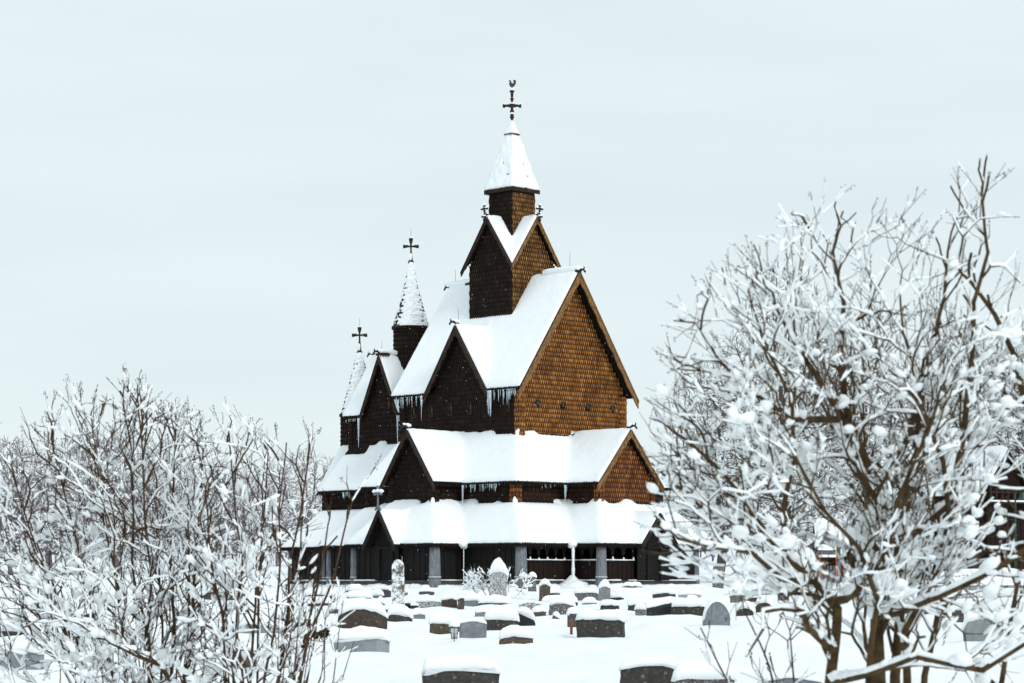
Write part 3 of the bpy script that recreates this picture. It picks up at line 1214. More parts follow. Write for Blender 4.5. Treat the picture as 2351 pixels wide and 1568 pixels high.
post(mid, (1.8, -7.15), .2, 3.7, 5.3)
post(mid, (-10.65, -3.3), .25, 3.7, 5.1)
post(mid, (-5.0, -5.3), .2, 3.7, 5.1)
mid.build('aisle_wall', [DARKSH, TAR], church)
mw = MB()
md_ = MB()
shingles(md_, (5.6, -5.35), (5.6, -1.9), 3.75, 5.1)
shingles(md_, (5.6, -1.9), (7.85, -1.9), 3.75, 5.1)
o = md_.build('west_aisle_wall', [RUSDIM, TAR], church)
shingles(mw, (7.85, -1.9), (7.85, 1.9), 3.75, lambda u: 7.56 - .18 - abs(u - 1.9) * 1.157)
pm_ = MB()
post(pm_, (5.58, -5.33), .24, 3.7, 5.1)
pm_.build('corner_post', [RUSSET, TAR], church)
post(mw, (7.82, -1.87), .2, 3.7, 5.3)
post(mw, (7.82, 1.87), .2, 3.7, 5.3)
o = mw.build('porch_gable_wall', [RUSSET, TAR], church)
tag(o, 'reddish brown shingled lower west gable')
HOLES_MID = [(NAVE[0], NAVE[1], NAVE[2], NAVE[3]), (CHAN[0], CHAN[1] + .5, CHAN[2], CHAN[3])]


def thin_mid(X, Y):
    # bare strips of shingles where the snow has slid off below the walls
    a = np.clip((np.abs(Y + 1.88) < .5) & (X < -6) & (X > -10.4) & (Y < -1.8), 0, 1)
    b = (np.abs(Y + 2.0) < .35) & (X < -8.6) & (X > -10.5)
    return 1 - .0 * a - 1.15 * b


mid_roof = roof_field(H_mid, (-14.2, 8.2, -7.6, 7.6), HOLES_MID, 'aisle_roof', church, .15, .1, seed=12, thin=thin_mid, bare=7.5)
bargeboard(mid_roof, 'x', 8.2, 1, 0, 2.3, 4.9, 7.56, BARGE, .22)
bargeboard(mid_roof, 'y', -7.6, -1, .35, 1.9, 4.9, 7.58, BARGED, .2)
eave_teeth(mid_roof, (-11.0, -3.7), (-5.4, -3.7), 4.9)
eave_teeth(mid_roof, (-5.4, -5.7), (-1.6, -5.7), 4.9)
eave_teeth(mid_roof, (2.25, -7.6), (2.25, -5.7), 4.9)
eave_teeth(mid_roof, (2.25, -5.7), (6.0, -5.7), 4.9)
eave_teeth(mid_roof, (6.0, -5.7), (6.0, -2.3), 4.9)
eave_teeth(mid_roof, (6.0, -2.3), (8.2, -2.3), 4.9)
icicles(mid_roof, (2.4, -5.7), (5.0, -5.7), 4.9, 40, .15, .45)
icicles(mid_roof, (2.3, -5.75), (2.4, -5.75), 4.9, 5, .7, 1.1, .04)
icicles(mid_roof, (6.05, -2.45), (6.05, -2.3), 4.9, 6, .6, 1.2, .04)
icicles(mid_roof, (6.0, -4.0), (6.0, -3.0), 4.9, 10, .08, .25, .015)
icicles(mid_roof, (-8.9, -3.7), (-8.2, -3.7), 4.9, 12, .2, .4, .025)
icicles(mid_roof, (-11.0, -3.6), (-11.0, -3.5), 4.9, 3, .5, 1.3, .02)
horn(mid_roof, 8.25, 0, 7.68, 1, 0)
horn(mid_roof, .35, -7.65, 7.68, 0, -1)
rod(mid_roof, .35, -7.3, 7.6, 8.3)
# snow bonnets on the hip corners where posts meet the roof
sb = MB()
for (s, v, z) in ((4.3, -3.9, 7.55), (5.72, -5.5, 4.1), (1.9, -7.35, 4.1), (7.95, -2.0, 4.08)):
    sb.blob((s, v, z - .2), (.13, .13, .28), 10, 7)
sb.build('corner_snow', SNOW, mid_roof, True)

# ---- gallery roof
gal_roof = roof_field(H_gal, (-12.1, 10.1, -9.6, 9.2), [(r[0], r[1], r[2], r[3]) for r in MW], 'gallery_roof', church, .15, .1, seed=21, bare=4.05)
eave_teeth(gal_roof, (-12.1, -5.3), (-6.6, -5.3), 1.9)
eave_teeth(gal_roof, (-6.6, -7.3), (-2.5, -7.3), 1.9)
eave_teeth(gal_roof, (-2.5, -9.2), (-.6, -9.2), 1.9)
eave_teeth(gal_roof, (1.6, -9.2), (4.0, -9.2), 1.9)
eave_teeth(gal_roof, (4.0, -9.2), (4.0, -7.3), 1.9)
eave_teeth(gal_roof, (4.0, -7.3), (7.9, -7.3), 1.9)
eave_teeth(gal_roof, (7.9, -7.3), (7.9, -3.8), 1.9)
eave_teeth(gal_roof, (7.9, -3.8), (9.8, -3.8), 1.9)
eave_teeth(gal_roof, (9.8, -3.8), (9.8, -1.3), 1.9)
eave_teeth(gal_roof, (9.8, 1.3), (9.8, 3.8), 1.9)
bargeboard(gal_roof, 'y', -9.6, -1, .5, 1.1, 1.9, 3.62, BARGEG, .17)
bargeboard(gal_roof, 'x', 10.1, 1, 0, 1.3, 1.92, 3.45, BARGEG, .17)
icicles(gal_roof, (-6.9, -5.3), (-6.0, -5.3), 1.9, 8, .1, .3, .02)
# trefoil cross over the north portal
tc_ = MB()
cx0, cy0, cz0 = .5, -9.66, 4.35
tc_.tube([(cx0, cy0, 3.55), (cx0, cy0, 4.0), (cx0, cy0, 4.75)], [.06, .045, .05], 6)
for a, b in ((-.25, 0), (.25, 0), (0, .34)):
    tc_.tube([(cx0, cy0, cz0), (cx0 + a * .6, cy0, cz0 + b * .6), (cx0 + a, cy0, cz0 + b)], [.045, .06, .10], 6)
for sg in (-1, 1):
    tc_.tube([(cx0, cy0, 3.95), (cx0 + .06 * sg, cy0, 3.75), (cx0 + .2 * sg, cy0, 3.55)], [.03, .035, .05], 6)
pc = tc_.build('portal_cross', GREYW, gal_roof, True)
sb = MB()
for a, b in ((-.25, .12), (.25, .12), (0, .45), (0, .14)):
    sb.blob((cx0 + a, cy0, cz0 + b), (.13, .12, .09), 8, 6)
sb.build('cross_snow', SNOW, pc, True)

# ---- gallery walls
GI = .35
Z0G = .16


def plank_wall(A, B, z0, z1, mat, name='plank_wall', ww=.21):
    fr, L = frame(A, B)
    mb = MB()
    n = max(1, int(round(L / ww)))
    for i in range(n):
        u0, u1 = L * i / n, L * (i + 1) / n
        o = .03 if i % 2 else 0.0
        mb.fbox(fr, u0 + .004, u1 - .004, -.05, o + random.uniform(0, .008), z0, z1 - random.uniform(0, .01))
    return mb.build(name, mat, church)


def arcade(A, B, n, name='arcade_wall'):
    fr, L = frame(A, B)
    mb = MB()
    m = max(3, int(L / .16))
    for i in range(m):
        u0, u1 = L * i / m, L * (i + 1) / m
        mb.fbox(fr, u0 + .004, u1 - .004, -.04, .0 + .02 * (i % 2), Z0G, 1.05)
    wb = mb.build(name, PLANKR, church)
    mb = MB()
    mb.fbox(fr, 0, L, -.08, .06, 1.05, 1.13)
    bay = L / n
    for k in range(n):
        c = (k + .5) * bay
        r = bay * .38
        st = 14
        for i in range(st):
            u0 = k * bay + bay * i / st
            u1 = u0 + bay / st
            um = (u0 + u1) / 2 - c
            za = 1.45 + math.sqrt(max(0, r * r - um * um)) if abs(um) < r else 1.40
            mb.fbox(fr, u0, u1, -.04, .03, za, 1.86)
    mb.build('arch_board', PLANK, wb)
    bm_ = MB()
    sm = MB()
    for k in range(n + 1):
        u = min(max(k * bay, .07), L - .07)
        p = fr(u, -.0, 1.13)
        bm_.lathe((p.x, p.y, p.z), [(0, .05), (.03, .05), (.05, .03), (.1, .045), (.16, .03), (.22, .035), (.24, .05), (.27, .03), (.3, .035)], 8)
        if random.random() < .7:
            q = fr(u, .04, 1.15)
            sm.blob((q.x, q.y, q.z + .04), (.05, .05, .08 * random.uniform(.5, 1.5)), 8, 5)
    bm_.build('baluster', PLANK, wb)
    for i in range(int(L / .12)):
        u = (i + .5) * .12
        q = fr(u, .03, 1.14)
        sm.blob(q, (.09, .09, .022 * (1 + float(vn(i * .6, L))) ), 7, 4)
    sm.build('rail_snow', SNOW, wb, True)
    return wb


def inset(s, v, ds, dv):
    return (s + ds * GI, v + dv * GI)


# gallery wall corners (eaves moved in by GI)
gA0 = (-12.1 + GI, -5.3 + GI)
gA1 = (-6.6 + GI, -5.3 + GI)
gA2 = (-6.6 + GI, -7.3 + GI)
gA3 = (-2.5 + GI, -7.3 + GI)
gA4 = (-2.5 + GI, -9.2 + GI)
gA5 = (4.0 - GI, -9.2 + GI)
gA6 = (4.0 - GI, -7.3 + GI)
gA7 = (7.9 - GI, -7.3 + GI)
gA8 = (7.9 - GI, -3.8 + GI)
gA9 = (9.8 - GI, -3.8 + GI)
gA10 = (9.8 - GI, 3.8 - GI)
PW = [(gA0, gA1), (gA2, gA3), (gA4, (-.35, gA4[1])), ((1.35, gA5[1]), gA5), (gA5, gA6), (gA6, gA7)]
for a, b in PW:
    plank_wall(a, b, Z0G, 1.88, PLANK)
plank_wall(gA10, (gA10[0] - 5, gA10[1]), Z0G, 1.88, PLANK)
plank_wall((gA0[0], gA0[1] + 8), gA0, Z0G, 1.88, PLANK)
arcade(gA7, gA8, 6)
arcade(gA8, gA9, 3)
arcade(gA9, (gA9[0], -1.15), 3)
arcade((gA9[0], 1.15), gA10, 3)
# dark room behind the open arcade: the inner stave wall
plank_wall((5.62, -5.38), (5.62, -1.9), 0, 2.4, TAR, 'inner_wall')
plank_wall((5.6, -1.95), (7.9, -1.95), 0, 2.4, TAR, 'inner_wall')
plank_wall((7.88, -1.95), (7.88, 3.0), 0, 2.4, TAR, 'inner_wall')
# portals
for (fa, fb, dcol) in ((((-.35, gA4[1] - .25), (1.35, gA4[1] - .25), PLANK)), ((gA9[0] + .25, -1.15), (gA9[0] + .25, 1.15), PLANK)):
    fr, L = frame(fa, fb)
    mb = MB()
    n = 40
    for i in range(n):
        u0, u1 = L * i / n, L * (i + 1) / n
        um = (u0 + u1) / 2 - L / 2
        zt = 3.35 - abs(um) * (1.55 if L < 2 else 1.18)
        lo = 1.62 if abs(um) < .42 else Z0G
        mb.fbox(fr, u0, u1, -.05, .012 * ((i // 4) % 2), lo, zt)
    for k in range(5):
        mb.fbox(fr, .2, L - .2, .03, .045, 1.75 + k * .16, 1.77 + k * .16)
    for sg in (-1, 1):
        mb.fbox(fr, L / 2 + sg * .48 - .05, L / 2 + sg * .48 + .05, .02, .09, Z0G, 1.68)
    mb.fbox(fr, L / 2 - .53, L / 2 + .53, .02, .10, 1.68, 1.78)
    po = mb.build('portal', PLANK, church)
    db = MB()
    for i in range(5):
        u0 = L / 2 - .42 + .84 * i / 5
        db.fbox(fr, u0 + .004, u0 + .164, -.06, -.02, Z0G, 1.64)
    db.fbox(fr, L / 2 - .36, L / 2 + .3, -.02, 0, 1.25, 1.29)
    db.fbox(fr, L / 2 - .36, L / 2 + .3, -.02, 0, .42, .46)
    d_ = db.build('door', PLANK, po)
    hb = MB()
    hb.tube([fr(L / 2 + .3, 0, .85), fr(L / 2 + .3, .05, .87), fr(L / 2 + .3, .05, .97), fr(L / 2 + .3, 0, .99)], .012, 6)
    hb.build('handle', METAL, d_)
# sill beam and stone footing around the gallery
sill = MB()
foot = MB()
ss = MB()
PER = [gA0, gA1, gA2, gA3, gA4, gA5, gA6, gA7, gA8, gA9, gA10]
for a, b in zip(PER[:-1], PER[1:]):
    fr, L = frame(a, b)
    sill.fbox(fr, -.05, L + .05, -.08, .12, .0, Z0G)
    foot.fbox(fr, 0, L, -.2, .05, -.5, .0)
    for i in range(int(L / .14)):
        u = (i + .5) * .14
        if vn(u * 1.3, a[0] * 3.3 + a[1]) > .3:
            q = fr(u, .09, Z0G + .01)
            ss.blob(q, (.11, .11, .02 + .035 * float(vn(u * 2, a[0]))), 7, 4)
    # loose snow banked on the footing
    for i in range(int(L / .3)):
        u = (i + .5) * .3
        q = fr(u, .35, -.22)
        ss.blob(q, (.3, .3, .12 + .14 * float(vn(u * 1.7, a[0] + 9))), 9, 6)
so_ = sill.build('sill_beam', SILLW, church)
foot.build('stone_footing', SM['dusted'], church)
ss.build('sill_snow', SNOW, so_, True)
for (c, rr) in ((gA0, .13), (gA2, .17), (gA4, .2), (gA5, .29), (gA7, .30), (gA9, .27), (gA10, .16), ((-9.0, gA0[1]), .13)):
    mb = MB()
    mb.lathe((c[0], c[1], 0), [(-.35, rr * 1.0), (.0, rr * 1.05), (.2, rr * 1.02), (.24, rr * .95), (.26, rr * 1.08), (.31, rr * 1.08), (.33, rr * .98), (1.0, rr * .93), (1.86, rr * .86)], 18)
    o = mb.build('corner_pillar', GREYW, church, True)
    sb = MB()
    n = 18
    sb.lathe((c[0], c[1], 0), [(.305, rr * 1.06), (.325, rr * 1.09), (.335, rr * 1.0)], n)
    sb.build('pillar_snow', SNOW, o, True)
    # small gabled cap where the pillar meets the eave
    d = Vector((1, -1, 0)).normalized() if c[0] > 0 else Vector((-1, -1, 0)).normalized()
# downpipe / rain chain posts in the valleys, caked with snow
for (c, z1, nm) in (((4.02, -7.32), 1.8, 'gutter_spout'), ((7.92, -3.82), 1.8, 'gutter_spout')):
    mb = MB()
    e_ = Vector((1, -1, 0)).normalized()
    p = Vector((c[0], c[1], 1.78))
    mb.tube([p - e_ * .4, p + e_ * .28], [.12, .13], 8, .6)
    mb.tube([p + e_ * .22, p + e_ * .22 - Vector((0, 0, 2.0))], .035, 6)
    o = mb.build(nm, BARGED, gal_roof, True)
    sb = MB()
    sb.blob(p + e_ * .12 + Vector((0, 0, .1)), (.26, .26, .2), 10, 7)
    big = c[0] > 5
    for k in range(20 if big else 10):
        f = k / (20 if big else 10)
        q = p + e_ * .22 - Vector((0, 0, .1 + 1.75 * f))
        r = (.05 + .035 * float(vn(k * .8, 3))) * (1.2 if big else .35)
        sb.blob(q + Vector((.03, 0, 0)), (r, r, .1), 7, 5)
    if big:
        for k in range(24):
            a = random.uniform(0, 2 * PI)
            q = p + e_ * .3 + Vector((math.cos(a) * random.uniform(0, .6), math.sin(a) * random.uniform(0, .6), 0))
            q.z = -.1 + random.uniform(-.1, .12)
            sb.blob(q, (.4, .4, .3 * random.uniform(.4, 1)), 9, 6)
        sb.lathe((p.x + .2, p.y - .2, -.3), [(0, 1.1), (.15, .9), (.35, .5), (.55, .22), (.7, .08)], 16, 0, .15)
    sb.build('spout_snow', SNOW, o, True)

# ==================================================================== GRAVESTONES
def d_of(ybot, x_px=CX):
    """distance at which the ground (without bumps) is seen at picture row ybot"""
    ds = np.arange(18, 118, .25)
    z = gz((x_px - CX) / F * ds, ds)
    rows = HZ - F * z / ds
    i = int(np.argmin(np.abs(rows - ybot)))
    return float(ds[i])


def profile(shape, t):
    """height fraction of the stone top at t in -1..1 (1 = full height), and ragged edges"""
    a = abs(t)
    if shape == 'flat':
        return 1 - (.12 if a > .97 else 0)
    if shape == 'wavy':
        return 1 - .05 * (1 + math.cos(t * 9)) / 2 - (.25 * max(0, a - .93) / .07)
    if shape == 'arch':
        return .45 + .55 * math.sqrt(max(0, 1 - (a * .97) ** 2))
    if shape == 'fullarch':
        return .10 + .90 * math.sqrt(max(0, 1 - (a * .985) ** 2))
    if shape == 'tallarch':
        return .80 + .20 * math.sqrt(max(0, 1 - (a * .97) ** 2))
    if shape == 'lowarch':
        return .80 + .20 * (1 - a * a)
    if shape == 'peak':
        return 1 - .10 * a ** 1.5
    if shape == 'pointed':
        return 1 - .10 * a
    if shape == 'hollow':
        return .90 + .10 * (a ** 2) - (.35 * max(0, a - .9) / .1)
    if shape == 'shoulder':
        return (1 if a < .35 else .72) - (.1 if a > .95 else 0)
    if shape == 'slant':
        return .55 + .45 * (t + 1) / 2
    if shape == 'slantl':
        return .55 + .45 * (1 - t) / 2
    if shape == 'rock':
        return .86 + .14 * math.cos(t * 2.4 + .6) - (.3 * max(0, a - .85) / .15)
    if shape == 'sail':
        return math.sqrt(max(0, 1 - ((t + 1) / 2) ** 2.2)) * .97 + .03
    return 1


def headstone(x0, x1, ytop, ybot, ysnow, shape, mat, label, tilt=0, depth=None, group='gravestones in the churchyard', cat='gravestone', d=None):
    seed = int(x0 * 7 + ytop)
    dd = d or d_of(ybot, (x0 + x1) / 2)
    if d is None:
        dd -= .3
    c = W((x0 + x1) / 2, ybot, dd)
    wid = (x1 - x0) / F * dd
    zt = (HZ - ytop) / F * dd
    g = float(gz(c.x, dd))
    SPOTS.append((c.x, dd, c.z, wid))
    zb = min(g, (HZ - ybot) / F * dd) - .35
    h = zt - zb
    th = depth or min(.34, max(.14, wid * .26))
    root = empty('gravestone' if cat == 'gravestone' else cat, (c.x, dd + th / 2, zb), random.uniform(-.30, .30))
    if not tilt:
        tilt = random.uniform(-.035, .035)
    tag(root, label, cat, group)
    hs = (HZ - ytop) / F * dd - (HZ - ybot) / F * dd   # visible height
    rough = shape in ('rock', 'hollow', 'wavy') or mat in ('mossy', 'brown', 'darkbrown', 'dusted', 'dusty', 'reddish')
    n = 30
    K = 5
    vs, fs = [], []
    prof = []
    for i in range(n + 1):
        t = -1 + 2 * i / n
        p = profile(shape, t)
        zz = h - hs * (1 - p)
        if rough:
            zz += (float(vn(t * 4 + seed, seed * .37)) - .5) * .035
        prof.append((t * wid / 2, zz))
    rows = 7
    def P(i, r, back):
        x, zz = prof[i]
        f = r / rows
        y = th / 2 * (1 if back else -1)
        ed = 1.0
        if i in (0, n):
            ed = .82
        if r == rows:
            ed *= .86
        yy = y * ed
        if rough:
            yy += (float(vn(x * 6 + 5, f * 5 + seed, 3 if back else 7)) - .5) * .035
            x = x + (float(vn(f * 5, seed * 1.3, i // n)) - .5) * (.05 if i in (0, n) else 0)
        return (x, yy, zz * f)
    idx = {}
    for back in (0, 1):
        for i in range(n + 1):
            for r in range(rows + 1):
                idx[(i, r, back)] = len(vs)
                vs.append(P(i, r, back))
    for i in range(n):
        for r in range(rows):
            fs.append((idx[i, r, 0], idx[i + 1, r, 0], idx[i + 1, r + 1, 0], idx[i, r + 1, 0]))
            fs.append((idx[i + 1, r, 1], idx[i, r, 1], idx[i, r + 1, 1], idx[i + 1, r + 1, 1]))
        fs.append((idx[i, rows, 0], idx[i + 1, rows, 0], idx[i + 1, rows, 1], idx[i, rows, 1]))
    for r in range(rows):
        fs.append((idx[0, r, 1], idx[0, r, 0], idx[0, r + 1, 0], idx[0, r + 1, 1]))
        fs.append((idx[n, r, 0], idx[n, r, 1], idx[n, r + 1, 1], idx[n, r + 1, 0]))
    mb = MB()
    mb.add(vs, fs)
    st = mb.build('stone', SM[mat], root, False)
    # snow cap following the top
    if ysnow is not None and ysnow < ytop:
        T = (ytop - ysnow) / F * dd
        nx, ny = 36, 8
        hw, hd = wid / 2 + min(.035, T * .2), th / 2 + min(.03, T * .2)
        vs, fs = [], []
        for j in range(ny + 1):
            for i in range(nx + 1):
                a = -1 + 2 * i / nx
                b = -1 + 2 * j / ny
                x = a * hw
                ti = min(max((a * hw / (wid / 2) + 1) / 2, 0), 1) * n
                k = min(int(ti), n - 1)
                zz = prof[k][1] * (1 - (ti - k)) + prof[k + 1][1] * (ti - k)
                ex = min(1, (1 - abs(a)) * hw / max(T * 1.3, .03))
                ey = (1 - b * b)
                rr = math.sqrt(max(0, 1 - (1 - ex) ** 2)) * math.sqrt(max(0, ey)) ** .7
                lump = 1 + .75 * (float(vn(x * 2.0 + seed, b * 1.2, 1)) - .5) + .25 * (float(vn(x * 5 + seed, b * 2, 4)) - .5) + .04 * (float(vn(x * 9 + seed, b * 3, 5)) - .5)
                edge = 1 if (i in (0, nx) or j in (0, ny)) else 0
                lo = -.02 * float(vn(x * 12 + seed, 2)) - .008
                vs.append((x, b * hd, zz + (lo if edge else .02 + T * rr * lump)))
        for j in range(ny):
            for i in range(nx):
                q = j * (nx + 1) + i
                fs.append((q, q + 1, q + nx + 2, q + nx + 1))
        # underside
        m = len(vs)
        mb = MB()
        mb.add(vs, fs)
        loop = [i for i in range(nx + 1)] + [j * (nx + 1) + nx for j in range(1, ny + 1)] + [ny * (nx + 1) + i for i in range(nx - 1, -1, -1)] + [j * (nx + 1) for j in range(ny - 1, 0, -1)]
        mb.Fc.append(loop[::-1])
        mb.M.append(0)
        mb.build('snow_cap', SNOW, root, True)
    root.rotation_euler[1] = tilt
    return root


def A(z):
    return 688.9 + z * .2198


def B_(z):
    return 1148.1 + z * .2198


def Y_(z):
    return 1262.9 + z * .2198


